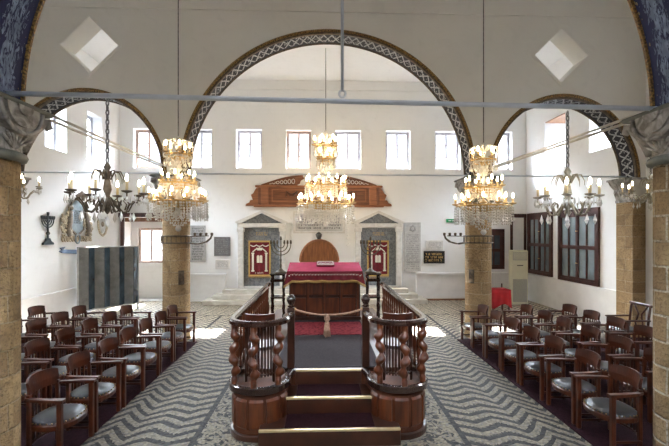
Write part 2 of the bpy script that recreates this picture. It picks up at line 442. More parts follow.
T = .42
back_wins = [(-6.46, .94), (-4.56, .86), (-2.80, .92), (-1.01, .90), (.80, .93), (2.64, .90), (4.49, .93), (6.44, .92)]
holes = [(x - w / 2, x + w / 2, 4.80, 6.21) for x, w in back_wins]
NICHE = (-7.24, -5.62, .02, 3.02)
ARK_L, ARK_R, ARK_D = (-2.98, -1.68), (1.26, 2.55), (-1.08, .57)
holes += [NICHE]
cellwall('wall_back', 'plaster', [-W - .5, W + .5], [0, ZC], holes, YB, YB + T, lambda u, z, d: (u, d, z))
side_win = [(10.72, 11.62, 4.72, 6.25), (12.62, 13.46, 4.72, 6.25)]
near_fill_win = [(6.1, 7.0, 4.72, 6.25)]  # unseen side windows, added for daylight on the front chairs
right_win = [(10.25, 11.1, 4.72, 6.25), (12.2, 13.35, 4.55, 6.22)]
cellwall('wall_left', 'plaster', [YR, YB], [0, ZC], side_win + near_fill_win, -W, -W - .5, lambda u, z, d: (d, u, z))
cellwall('wall_right', 'plaster', [YR, YB], [0, ZC], right_win + near_fill_win, W, W + .95, lambda u, z, d: (d, u, z))
rear_fill_win = [(-5.6, -4.8, 4.8, 6.2), (-1.4, -.6, 4.8, 6.2), (.6, 1.4, 4.8, 6.2), (4.8, 5.6, 4.8, 6.2)]  # unseen windows behind the viewer, added as extra daylight on the arcade
cellwall('wall_front', 'plaster', [-W - .5, W + .5], [0, ZC], rear_fill_win, YR, YR - T, lambda u, z, d: (u, d, z))
# recess of the far left door, behind the wall
mb = MB(); y2 = YB + .52
WN = (-7.0, -6.05, 1.33, 2.64)
x0, x1, z0, z1 = NICHE
o = cellwall('wall_niche', 'plaster', [x0 - .2, x1 + .2], [0, z1 + .2], [WN], y2, y2 + .2, lambda u, z, d: (u, d, z))
mb.box(x0 - .2, x0, YB + T, y2, 0, z1); mb.box(x1, x1 + .2, YB + T, y2, 0, z1); mb.build('side', 'plaster', o)
MB().box(x0 - .2, x1 + .2, YB + T, y2, z1, z1 + .2).build('lintel', 'soffit_wood', o)

# arcades
def arcade(name, yc, diamonds, RM=RM, CX=0.0):
    y0, y1 = yc - TH, yc + TH
    def prof(x):
        for cx, r, k in ((CX, RM, KM), (-XS, RS, KS), (XS, RS, KS)):
            if abs(x - cx) < r - 1e-9: return SP + k * math.sqrt(max(0, r * r - (x - cx) ** 2))
        return SP
    xs = {-W, W}
    for cx, r in ((CX, RM), (-XS, RS), (XS, RS)):
        n = 64 if r > 2 else 40
        for i in range(n + 1): xs.add(round(cx - r * math.cos(PI * i / n), 6))
    H = .63
    for dx, dz in diamonds:
        for k in (-H, 0, H): xs.add(dx + k)
    xs = sorted(xs); top = ZC
    mb = MB()
    for a, b in zip(xs, xs[1:]):
        if b - a < 1e-7: continue
        m = (a + b) / 2
        ba, bb = prof(a), prof(b)
        segs = [((ba, top), (bb, top))]
        for dx, dz in diamonds:
            if abs(m - dx) < H:
                ha, hb = max(0, H - abs(a - dx)), max(0, H - abs(b - dx))
                segs = [((ba, dz - ha), (bb, dz - hb)), ((dz + ha, top), (dz + hb, top))]
        for (la, ta), (lb, tb) in segs:
            for y in (y0, y1): mb.add([(a, y, la), (b, y, lb), (b, y, tb), (a, y, ta)], [(0, 1, 2, 3)])
            mb.add([(a, y0, la), (b, y0, lb), (b, y1, lb), (a, y1, la)], [(0, 1, 2, 3)])
            mb.add([(a, y0, ta), (b, y0, tb), (b, y1, tb), (a, y1, ta)], [(0, 1, 2, 3)])
    return struct(mb.build(name, 'arcade_plaster'))
DIAS = [(-5.37, 6.65), (5.40, 6.58)]
arcade('wall_far', YF, DIAS)
arcade('wall_near', YN, [], RN, XN)
n_tr = [0]
def trim(mb, mat):
    n_tr[0] += 1; return struct(mb.build('trim_%d' % n_tr[0], mat))
# plaster cornices
trim(MB().box(-W, W, YF - TH - .035, YF - TH, 7.48, ZC), 'arcade_plaster')
trim(MB().box(-W, W, YB - .05, YB, 7.66, ZC), 'plaster')
# raised diamond surrounds
for dx, dz in DIAS:
    mb = MB(); y = YF - TH
    for k in range(4):
        a = k * PI / 2; b = a + PI / 2
        P = lambda h, an, yy: (dx + h * math.cos(an), yy, dz + h * math.sin(an))
        mb.add([P(.64, a, y - .012), P(.64, b, y - .012), P(.72, b, y - .012), P(.72, a, y - .012), P(.64, a, y), P(.64, b, y), P(.72, b, y), P(.72, a, y)],
               [(0, 1, 2, 3), (4, 5, 6, 7), (0, 1, 5, 4), (2, 3, 7, 6), (0, 3, 7, 4), (1, 2, 6, 5)])
    trim(mb, 'arcade_plaster')
# ledges along the walls
trim(MB().box(-W, -3.62, YB - .14, YB, 0.0, .92).box(-W, -3.6, YB - .18, YB, .92, .99) if False else MB().box(NICHE[1] + .1, -3.62, YB - .14, YB, 0.0, .92).box(NICHE[1] + .1, -3.6, YB - .18, YB, .92, .99), 'trim_white')
trim(MB().box(3.3, W, YB - .14, YB, 0.0, .92).box(3.28, W, YB - .18, YB, .92, .99), 'trim_white')
trim(MB().box(3.45, 6.3, YB - .20, YB - .14, 0.0, .06), 'soffit_wood')
trim(MB().box(W - .05, W, YF + TH, YB - .2, 0, .92).box(W - .08, W, YF + TH, YB - .2, .92, .97), 'trim_white')
trim(MB().box(-W, -W + .05, YF + TH, YB - .2, 0, .80).box(-W, -W + .08, YF + TH, YB - .2, .80, .85), 'trim_white')
# square piers against the side walls carry the outer feet of the arches
def pier(x0, x1, yc, label):
    t = thing('wall_pier', label, 'pier', ((x0 + x1) / 2, yc, 0)); h = (x1 - x0) / 2
    mb = MB(); vs = []; uvs = []
    for z in (0, 3.18):
        for i, (a, b) in enumerate(((-h, -TH), (h, -TH), (h, TH), (-h, TH), (-h, -TH))):
            vs.append((a, b, z)); uvs.append(((0, 2 * h, 2 * h + 2 * TH, 4 * h + 2 * TH, 4 * h + 4 * TH)[i], z))
    mb.add(vs, [(i, i + 1, 6 + i, 5 + i) for i in range(4)], uvs=uvs)
    mb.add([(-h, -TH, 3.18), (h, -TH, 3.18), (h, TH, 3.18), (-h, TH, 3.18)], [(0, 1, 2, 3)])
    mb.build('shaft', 'stone_far', t)
    s = 1 if x0 < 0 else -1
    cb = MB(); cb.box(-h, h, -TH - .03, TH + .03, 3.181, 3.25); MB().box(-h, h, -TH - .012, TH + .012, 3.25, 3.70).build('block', 'step_stone', t)
    pf = [(s * h, 3.25), (s * (h + .02), 3.32), (s * (h + .06), 3.42), (s * (h + .05), 3.5), (s * (h + .15), 3.6), (s * (h + .20), 3.70), (s * h, 3.70)]
    cb.prism(pf, -TH - .01, TH + .01, lambda a, b, d: (a, d, b))
    cb.box(min(-h, s * (h + .22)), max(h, s * (h + .22)), -TH - .04, TH + .04, 3.70, SP - .003)
    cb.build('capital', 'capital_stone', t); return t
pier(7.10, W - .004, YF, 'square sandstone pier against the right wall, behind the near column')
t = pier(-W + .004, -7.25, YF, 'shallow pier against the left wall')
for k in ('label', 'category'): del t[k]
n_tr[0] += 1; t.name = 'trim_%d' % n_tr[0]; struct(t)

# round columns with carved capitals
def column(x, y, label, mat, r=.30):
    t = thing('stone_column', label, 'column', (x, y, 0), 0, 'round stone columns')
    MB().lathe([(r + .015, 0), (r + .015, .05), (r, .08), (r, 3.16)], n=36, uv=True).build('shaft', mat, t)
    MB().lathe([(r, 3.161), (r + .05, 3.175), (r + .065, 3.21), (r + .05, 3.245), (r + .02, 3.26)], n=32).build('neck_ring', 'capital_slab', t)
    cb = MB(); n = 48; K = 9; vs = []
    for i in range(K + 1):
        f = i / K; z = 3.262 + f * (3.70 - 3.262)
        for q in range(n):
            a = 2 * PI * q / n; c, s_ = math.cos(a), math.sin(a)
            sq = .39 / max(abs(c), abs(s_)); sq = min(sq, .50)
            rr = (1 - f ** 1.6) * (r + .01) + f ** 1.6 * sq
            rr += .022 * math.sin(PI * f) * math.cos(16 * a)          # fluted leaves
            vs.append((rr * c, rr * s_, z))
    fs = [(i * n + q, i * n + (q + 1) % n, (i + 1) * n + (q + 1) % n, (i + 1) * n + q) for i in range(K) for q in range(n)]
    fs.append(tuple(K * n + q for q in range(n)))
    cb.add(vs, fs, True)
    cb.build('capital', 'capital_stone', t)
    for k in range(4):                                              # lunette scroll on every face
        m = rotz(k * PI / 2); lb = MB()
        for rad, d0, d1 in ((.30, .30, .40), (.22, .39, .425), (.10, .42, .445)):
            poly = [(rad * math.cos(PI + PI * i / 16), 3.70 + rad * .95 * math.sin(PI + PI * i / 16)) for i in range(17)]
            lb.prism(poly, d0, d1, lambda a, b, d: tuple(m @ Vector((a, -d, b))))
        ring = [m @ Vector((.28 * math.cos(PI + PI * i / 16), -.41, 3.70 + .27 * math.sin(PI + PI * i / 16))) for i in range(17)]
        lb.tube(ring, .022, 6)
        lb.build('scroll', 'capital_stone', t)
        hb = MB()
        for q in range(7):
            a = (q - 3) * .30
            hb.tube([m @ Vector((math.sin(a) * f * .24, -(r + .004 + .036 * f), 3.275 + .19 * f * math.cos(a))) for f in (0, .35, .7, 1.0)], [.008, .014, .019, .012], 6)
        hb.build('shell', 'capital_stone', t)
        m2 = rotz(k * PI / 2 + PI / 4); vb = MB()                     # curled corner leaf
        vb.tube([m2 @ Vector((q, 0, z)) for q, z in ((.33, 3.30), (.36, 3.42), (.42, 3.54), (.50, 3.63), (.555, 3.64), (.565, 3.59), (.53, 3.565))], [.05, .065, .06, .055, .045, .035, .02], 8)
        vb.build('corner_leaf', 'capital_stone', t)
    ab = MB(); ab.cbox(-.45, .45, -.45, .45, 3.70, SP - .004, .025); ab.build('abacus', 'capital_slab', t)
    return t
column(-COL - .02, YN, 'tall round sandstone column at the left edge, the nearer left one', 'stone', .315)
column(COL + .15, YN, 'tall round sandstone column at the right edge, pale joints, the nearer right one', 'stone_pale', .315)
column(-COL, YF, 'far round stone column behind the chairs on the left', 'stone_far')
column(COL, YF, 'far round stone column behind the chairs on the right, beside the red cloth', 'stone_far')

# painted arches
def arch(cx, r, yc, label, near=False):
    t = thing('painted_arch', label, 'arch', (cx, yc, SP), 0, 'carved and painted arches')
    n = 80 if r > 2 else 56; e = .004; K_ = KM if r > 2 else KS
    sb = MB(); a, b = -TH + .045, TH - .045
    sb.sweep((0, 0), [(r - .025, a), (r - .03, a + .10), (r - .03, b - .10), (r - .025, b)], 0, PI, n, False, True, K_)
    sb.build('soffit', 'soffit_paint' if near else 'carved_band', t)
    for sgn in (-1, 1):
        f = sgn * (TH + .003); g0 = f - sgn * .05
        MB().sweep((0, 0), [(r - .025, g0), (r - .045, f - sgn * .035), (r - .045, f - sgn * .01), (r - .03, f + sgn * .015), (r - e, f + sgn * .015), (r - e, g0)], 0, PI, n, rise=K_).build('edge_moulding', 'gold' if near else 'bronze', t)
        MB().sweep((0, 0), [(r - e + .001, f), (r - e + .001, f + sgn * .02), (r + .035, f + sgn * .035), (r + .065, f + sgn * .015), (r + .065, f)], 0, PI, n, rise=K_).build('gold_rim', 'gold', t)
arch(0, RM, YF, 'widest carved black and white arch with gold rim, over the middle of the nave')
arch(-XS, RS, YF, 'smaller carved arch with gold rim over the left aisle')
arch(XS, RS, YF, 'smaller carved arch with gold rim over the right aisle')
arch(XN, RN, YN, 'nearest arch with blue painted underside, springing from both near columns', True)

# tie rods, hanger, conduits
def rod(name, pts, r, mat, label, cat):
    return tag(MB().tube(pts, r, 10).build(name, mat), label, cat)
rod('tie_rod', [(-3.31, YN, 3.828), (3.46, YN, 3.743)], .026, 'steel', 'blue-grey iron tie rod across the nave between the two near columns', 'tie rod').location.z = 0.0
t = thing('rod_hanger', 'vertical grey iron hanger dropping from above to the near tie rod', 'hanger', (0.02, YN, 0))
MB().cyl((0, 0, 3.895), (0, 0, KM * RN + SP - .045), .016, n=8).build('bar', 'steel', t)
MB().tube([(.034 * math.cos(a), 0, 3.863 + .036 * math.sin(a)) for a in [2 * PI * i / 14 for i in range(14)]], .012, 6, closed=True).build('hook', 'steel', t)
rod('tie_rod', [(-3.28, YF, 3.825), (3.28, YF, 3.81)], .018, 'steel', 'thin grey tie rod under the widest far arch, behind the side crystal chandeliers', 'tie rod')
rod('tie_rod', [(-7.14, YF, 3.84), (-3.79, YF, 3.83)], .018, 'steel', 'thin grey tie rod under the far arch of the left aisle', 'tie rod')
rod('tie_rod', [(3.79, YF, 3.81), (7.14, YF, 3.80)], .018, 'steel', 'thin grey tie rod under the far arch of the right aisle', 'tie rod')
for s, nm in ((-1, 'left'), (1, 'right')):
    t = thing('hanging_conduit', 'pair of thin white pipes sloping between the two %s columns' % nm, 'pipe', (0, 0, 0), 0, 'white conduits')
    for d in (0, .10):
        MB().tube([(s * (3.30 + d) + (.12 if s > 0 else 0), YN + .46, 3.80 - d * .2), (s * (3.62 + d), YF - .46, 3.92)], .018, 6).build('pipe', 'white_pipe', t)
    pts = []
    for i in range(15):
        f = i / 14; pts.append((s * (3.64 - .5 * f), YF - .50 - .2 * f, 3.90 - .35 * math.sin(PI * f) - .1 * f))
    MB().tube(pts, .005, 5).build('loose_wire', 'white_pipe', t)

# ------------------------------------------------------------------ windows
nwin = [0]
def portal(cx, cy, cz, sx, sz, d):
    L = bpy.data.lights.new('daylight', 'AREA'); L.shape = 'RECTANGLE'; L.size = sx; L.size_y = sz
    L.cycles.is_portal = True
    o = bpy.data.objects.new('daylight', L); C.objects.link(o); o.location = (cx, cy, cz)
    o.rotation_euler = Vector(d).to_track_quat('-Z', 'Y').to_euler()
def window(axis, u0, u1, z0, z1, d, out, mat, cols=2, rows=3, fr=.055, pane='pane_glass', grille=False, light=True):
    """axis 'x': lies in an XZ plane at y=d; 'y': lies in a YZ plane at x=d"""
    nwin[0] += 1
    f = (lambda u, z, k: (u, d + k * out, z)) if axis == 'x' else (lambda u, z, k: (d + k * out, u, z))
    def bar(mb, a, b, c, e, k0, k1):
        mb.prism([(a, c), (b, c), (b, e), (a, e)], k0, k1, f)
    mb = MB()
    bar(mb, u0, u0 + fr, z0, z1, -.03, .04); bar(mb, u1 - fr, u1, z0, z1, -.03, .04)
    bar(mb, u0 + fr, u1 - fr, z0, z0 + fr, -.03, .04); bar(mb, u0 + fr, u1 - fr, z1 - fr, z1, -.03, .04)
    o = struct(mb.build('window_%d' % nwin[0], mat))
    w = (u1 - u0 - 2 * fr) / cols; h = (z1 - z0 - 2 * fr)
    for c in range(cols):
        a = u0 + fr + c * w; sb = MB(); s = .034
        bar(sb, a, a + s, z0 + fr, z1 - fr, -.015, .025); bar(sb, a + w - s, a + w, z0 + fr, z1 - fr, -.015, .025)
        bar(sb, a + s, a + w - s, z0 + fr, z0 + fr + s, -.015, .025); bar(sb, a + s, a + w - s, z1 - fr - s, z1 - fr, -.015, .025)
        for r in range(1, rows):
            zz = z0 + fr + h * r / rows; bar(sb, a + s, a + w - s, zz - .013, zz + .013, -.01, .02)
        so = sb.build('sash', mat, o)
        pb = MB(); bar(pb, a + s, a + w - s, z0 + fr + s, z1 - fr - s, .002, .006); pb.build('pane', pane, so)
    if grille:
        gb = MB()
        for i in range(1, 7): u = u0 + (u1 - u0) * i / 7; gb.tube([f(u, z0, .12), f(u, z1, .12)], .008, 5)
        for i in range(1, 5): z = z0 + (z1 - z0) * i / 5; gb.tube([f(u0, z, .12), f(u1, z, .12)], .008, 5)
        gb.build('grille', 'iron', o)
    if light:
        c = f((u0 + u1) / 2, (z0 + z1) / 2, .10); n = (0, -out, 0) if axis == 'x' else (-out, 0, 0)
        portal(*c, u1 - u0, z1 - z0, n)
    return o
for i, (x, w) in enumerate(back_wins): window('x', x - w / 2, x + w / 2, 4.80, 6.21, YB + .24, 1, 'window_brown' if i in (0, 3) else 'window_grey')
for a, b, c, d in side_win + near_fill_win: window('y', a, b, c, d, -W - .34, -1, 'window_grey', 2, 3)
for a, b, c, d in near_fill_win: window('y', a, b, c, d, W + .80, 1, 'window_grey', 2, 3)
w_bolt = window('y', *right_win[0], W + .80, 1, 'window_grey', 2, 3)
o = window('y', *right_win[1], W + .80, 1, 'window_grey', 2, 3)
for a, b, c, d in rear_fill_win: window('x', a, b, c, d, YR - .24, -1, 'window_grey')
window('x', *WN, y2 + .08, 1, 'window_brown', 2, 3, grille=True)
MB().box(W + .02, W + .78, right_win[1][0], right_win[1][1], right_win[1][3] - .03, right_win[1][3]).build('lintel', 'soffit_wood', o)
b = MB().cyl((W - .02, 10.28, 4.95), (W - .02, 10.28, 5.35), .012, n=8)
b.build('bolt', 'brass', w_bolt)

# dark casements in the right wall and the far wall
def casement(axis, u0, u1, z0, z1, d, out, cols=2, header=0.0, pane='pane_grey'):
    nwin[0] += 1
    f = (lambda u, z, k: (u, d + k * out, z)) if axis == 'x' else (lambda u, z, k: (d + k * out, u, z))
    def bar(mb, a, b, c, e, k0, k1): mb.prism([(a, c), (b, c), (b, e), (a, e)], k0, k1, f)
    mb = MB(); fr = .10
    bar(mb, u0, u0 + fr, z0, z1, -.07, -.002); bar(mb, u1 - fr, u1, z0, z1, -.07, -.002)
    bar(mb, u0 + fr, u1 - fr, z0, z0 + fr, -.07, -.002); bar(mb, u0 + fr, u1 - fr, z1 - .18, z1, -.07, -.002)
    o = struct(mb.build('window_%d' % nwin[0], 'window_dark'))
    zm = (z0 + z1) / 2 - .04; w = (u1 - u0 - 2 * fr) / cols
    for lo, hi in ((z0 + fr, zm), (zm, z1 - .18)):
        for c in range(cols):
            a = u0 + fr + c * w; s = .055; sb = MB()
            bar(sb, a, a + s, lo, hi, -.055, -.002); bar(sb, a + w - s, a + w, lo, hi, -.055, -.002)
            bar(sb, a + s, a + w - s, lo, lo + s, -.055, -.002); bar(sb, a + s, a + w - s, hi - s, hi, -.055, -.002)
            bar(sb, a + w / 2 - .02, a + w / 2 + .02, lo + s, hi - s, -.05, -.002)
            so = sb.build('sash', 'window_dark', o)
            pb = MB(); bar(pb, a + s, a + w - s, lo + s, hi - s, -.018, -.012); pb.build('pane', pane, so)
            p = f(a + (w - .03 if c == 0 else .03), (lo + hi) / 2, -.062); MB().ball(p, .014, 8, 5).build('knob', 'brass', so)
    return o
casement('y', 10.65, 12.50, .98, 3.16, W, 1)
casement('y', 12.86, 14.40, 1.0, 3.16, W, 1)
casement('x', 5.20, 6.58, 1.12, 2.60, YB, 1, pane='pane_dim')
# doors
o = struct(MB().box(6.82, 6.90, YB - .06, YB - .002, 0.0, 3.02).box(7.32, 7.40, YB - .06, YB - .002, 0, 3.02).box(6.82, 7.40, YB - .08, YB - .002, 3.02, 3.16).build('door_1', 'window_dark'))
MB().box(6.90, 7.32, YB - .03, YB - .002, 0, 3.02).box(6.96, 7.26, YB - .04, YB - .03, .25, 1.4).box(6.96, 7.26, YB - .04, YB - .03, 1.6, 2.85).build('leaf', 'trim_white', o)
# dark frame round the recess at far left
o = struct(MB().box(-7.36, -7.24, YB - .07, YB - .002, 0, 3.02).box(-5.62, -5.5, YB - .07, YB - .002, 0, 3.02).box(-7.40, -5.44, YB - .12, YB - .002, 3.02, 3.17).build('door_2', 'window_dark'))
MB().box(-7.24, -5.62, YB + .02, YB + .08, 2.86, 3.0).build('head_rail', 'soffit_wood', o)

# ------------------------------------------------------------------ the ark wall
def glyphs(mb, x0, x1, z0, z1, rows, f, fill=.62, wave=0.0):
    rh = (z1 - z0) / rows
    for r in range(rows):
        zb = z0 + rh * r + rh * (1 - fill) / 2; h = rh * fill; x = x0 + random.uniform(0, .02)
        while x < x1 - h * .5:
            w = h * random.uniform(.45, .8); t = h * .22
            if x + w > x1: break
            k = random.random()
            if k < .12: x += h * .6; continue
            def b(a, c, e, g_): mb.prism([(a, e), (c, e), (c, g_), (a, g_)], 0, 1, f)
            b(x, x + w, zb + h - t, zb + h)                             # top stroke
            if k > .25: b(x + w - t, x + w, zb, zb + h - t)
            if k > .55: b(x, x + t, zb, zb + h * random.uniform(.4, .75))
            if k > .75 or k < .3: b(x, x + w - t, zb, zb + t)
            x += w + h * .28
fw = lambda dep: (lambda a, b, d: (a, YB - dep - .006 * d, b))

def slab(name, x0, x1, z0, z1, mat, ink, rows, label, star=False, frame=None):
    t = thing(name, label, 'plaque', ((x0 + x1) / 2, YB - .004, z0))
    hw = (x1 - x0) / 2; H = z1 - z0
    MB().cbox(-hw, hw, -.035, 0, 0, H, .006).build('slab', mat, t)
    gb = MB(); top = H - (.42 if star else .06)
    glyphs(gb, -hw + .06, hw - .06, .06, top, rows, lambda a, b, d: (a, -.035 - .004 * d, b))
    gb.build('lettering', ink, t)
    if star:
        sb = MB()
        for s in (1, -1):
            P = [Vector((.13 * math.cos(PI / 2 + k * 2 * PI / 3), -.04, H - .22 + s * .13 * math.sin(PI / 2 + k * 2 * PI / 3))) for k in range(3)]
            sb.tube(P, .012, 6, closed=True)
        sb.build('star', ink, t)
        MB().box(-hw + .05, hw - .05, -.041, -.035, .33, .345).build('rule', ink, t)
    return t
slab('mounted_tablet', 2.87, 3.47, 1.05, 2.84, 'slab_light', 'ink_grey', 17, 'tall pale stone tablet carved with a star and many lines, right of the ark', True)
slab('mounted_plaque', 3.66, 4.30, 1.82, 2.18, 'marble_white', 'ink_grey', 5, 'small white marble plaque with grey lettering above the black one')
slab('mounted_plaque', 3.58, 4.36, 1.33, 1.79, 'black_stone', 'gold_thread', 3, 'black plaque with gold lettering on the far wall')
slab('mounted_plaque', -4.05, -3.47, 1.62, 2.31, 'slab_dark', 'ink_grey', 8, 'dark grey square stone plaque left of the ark')
slab('mounted_plaque', -4.00, -3.48, 1.15, 1.49, 'marble_white', 'ink_grey', 5, 'small whitish plaque just under the dark grey one')
slab('mounted_plaque', -4.90, -4.36, 1.40, 2.72, 'slab_mid', 'ink', 13, 'grey stone tablet partly behind the left crystal chandelier')
t = slab('inscription_stone', -1.12, .60, 2.52, 3.16, 'slab_light', 'ink', 5, 'wide inscribed stone set over the arched door')
fb = MB(); fb.box(-.94, .94, -.05, 0, -.08, -.015).box(-.94, .94, -.05, 0, .655, .72).box(-.94, -.87, -.05, 0, -.015, .655).box(.87, .94, -.05, 0, -.015, .655); fb.build('surround', 'marble_white', t)
# carved plaster scrolls beside it
for s, nm in ((-1, 'left'), (1, 'right')):
    mb = MB(); c0 = -.26 + s * 1.03
    for i in range(5):
        z = 2.05 + i * .24
        mb.tube([(c0 + s * .065 * (k / 9) * math.cos(k * .8 * s + i), YB - .02, z + .10 * (k / 9) * math.sin(k * .8 + i)) for k in range(10)], .016, 6)
    ps = mb.build('plaster_scroll', 'trim_white', t); ps.matrix_parent_inverse = Matrix.Translation(-t.location)
# arched door
t = thing('arched_door', 'round-topped brown wooden door in the far wall between the two niches', 'door', (-.255, YB - .003, .50))
R_ = .70; zb = .93
poly = [(-R_, 0), (R_, 0)] + [(R_ * math.cos(PI * i / 24), zb + 1.1 * R_ * math.sin(PI * i / 24)) for i in range(25)]
MB().prism(poly, -.05, 0, lambda a, b, d: (a, d, b)).build('leaf', 'door_wood', t)
MB().tube([(R_ * math.cos(PI * i / 24), -.05, zb + 1.1 * R_ * math.sin(PI * i / 24)) for i in range(25)], .035, 8).build('arch_moulding', 'red_wood', t)
MB().box(-.07, .07, -.075, -.05, 0, zb + .84).build('middle_stile', 'door_wood', t)
for s in (-1, 1):
    pb = MB(); pb.prism([(s * .12, .1), (s * .58, .1)] + [(s * (.12 + .46 * math.cos(PI / 2 * i / 10)), .90 + .52 * math.sin(PI / 2 * i / 10)) for i in range(11)], -.062, -.05, lambda a, b, d: (a, d, b)); pb.build('panel', 'door_wood', t)
t = thing('eternal_lamp', 'small dark hanging lamp above the arched door', 'lamp', (-.27, YB - .16, 2.215))
MB().lathe([(.01, 0), (.07, .03), (.11, .12), (.12, .19), (.07, .24), (.03, .27)], n=14).build('bowl', 'lamp_black', t)
MB().tube([(0, 0, .24), (0, 0, .275), (0, .095, .275)], .01, 6).build('bracket', 'lamp_black', t)
# carved wooden crown
t = thing('carved_crown', 'carved reddish wooden crest board high on the far wall', 'carving', (-.26, YB - .004, 3.37)); t.scale = (1.07, 1, 1.04)
MB().cbox(-2.05, 2.05, -.12, 0, .10, .72, .02).build('board', 'crest_wood', t)
MB().cbox(-2.2, 2.2, -.17, 0, .02, .10, .015).build('lower_cornice', 'red_wood', t)
MB().cbox(-2.15, 2.15, -.17, 0, .70, .77, .015).build('upper_cornice', 'red_wood', t)
for s in (-1, 1):
    MB().prism([(s * 2.05, .06), (s * 2.48, .06), (s * 2.46, .13), (s * 2.36, .17), (s * 2.32, .26), (s * 2.24, .27), (s * 2.27, .36), (s * 2.30, .44), (s * 2.22, .50), (s * 2.17, .60), (s * 2.12, .68), (s * 2.05, .70)], -.08, 0, lambda a, b, d: (a, d, b)).build('side_scroll', 'red_wood', t)
    MB().cbox(s * 1.83 - .13, s * 1.83 + .13, -.16, 0, .10, .72, .02).build('pilaster', 'red_wood', t)
    # quarter arch pierced crest
    cb = MB(); pts = [(s * (1.95 - 1.40 * i / 12), .77 + .33 * math.sin(PI / 2 * i / 12)) for i in range(13)]
    cb.prism([(s * 1.95, .77)] + pts + [(s * .50, 1.02), (s * .62, .95), (s * .66, .84), (s * .78, .77)], -.05, 0, lambda a, b, d: (a, d, b))
    cb.tube([(a, -.06, b) for a, b in pts], .035, 8); cb.build('crest', 'crest_wood', t)
    fb = MB()
    for i in range(7):
        x = s * (.88 + .13 * i); z = .82
        h = .05 + .15 * (1 - i / 7)
        fb.tube([(x + .05 * math.cos(k * PI / 4), -.055, z + h / 2 + .05 * math.sin(k * PI / 4) * h / .12) for k in range(8)], .010, 5, closed=True)
    fb.build('pierced_scrolls', 'trim_white', t)
    sw = MB(); sw.tube([(s * (.75 + .35 * i / 8), -.135, .56 - .13 * math.sin(PI * i / 8)) for i in range(9)], [.02, .035, .045, .055, .055, .055, .045, .035, .02], 7)
    sw.tube([(s * .75, -.135, .56), (s * .74, -.135, .38)], .02, 6); sw.tube([(s * 1.10, -.135, .56), (s * 1.11, -.135, .38)], .02, 6)
    sw.build('swag', 'bimah_wood', t)
    MB().box(min(s * .2, s * 1.6), max(s * .2, s * 1.6), -.128, -.12, .20, .24).box(min(s * .2, s * 1.6), max(s * .2, s * 1.6), -.128, -.12, .60, .64).box(s * .9 - .7, s * .9 - .66, -.128, -.12, .24, .60).box(s * .9 + .66, s * .9 + .7, -.128, -.12, .24, .60).build('panel_frame', 'red_wood', t)
MB().prism([(-.45, .77), (.45, .77), (.40, .86), (.25, .95), (0, .99), (-.25, .95), (-.40, .86)], -.06, 0, lambda a, b, d: (a, d, b)).build('centre_crest', 'red_wood', t)

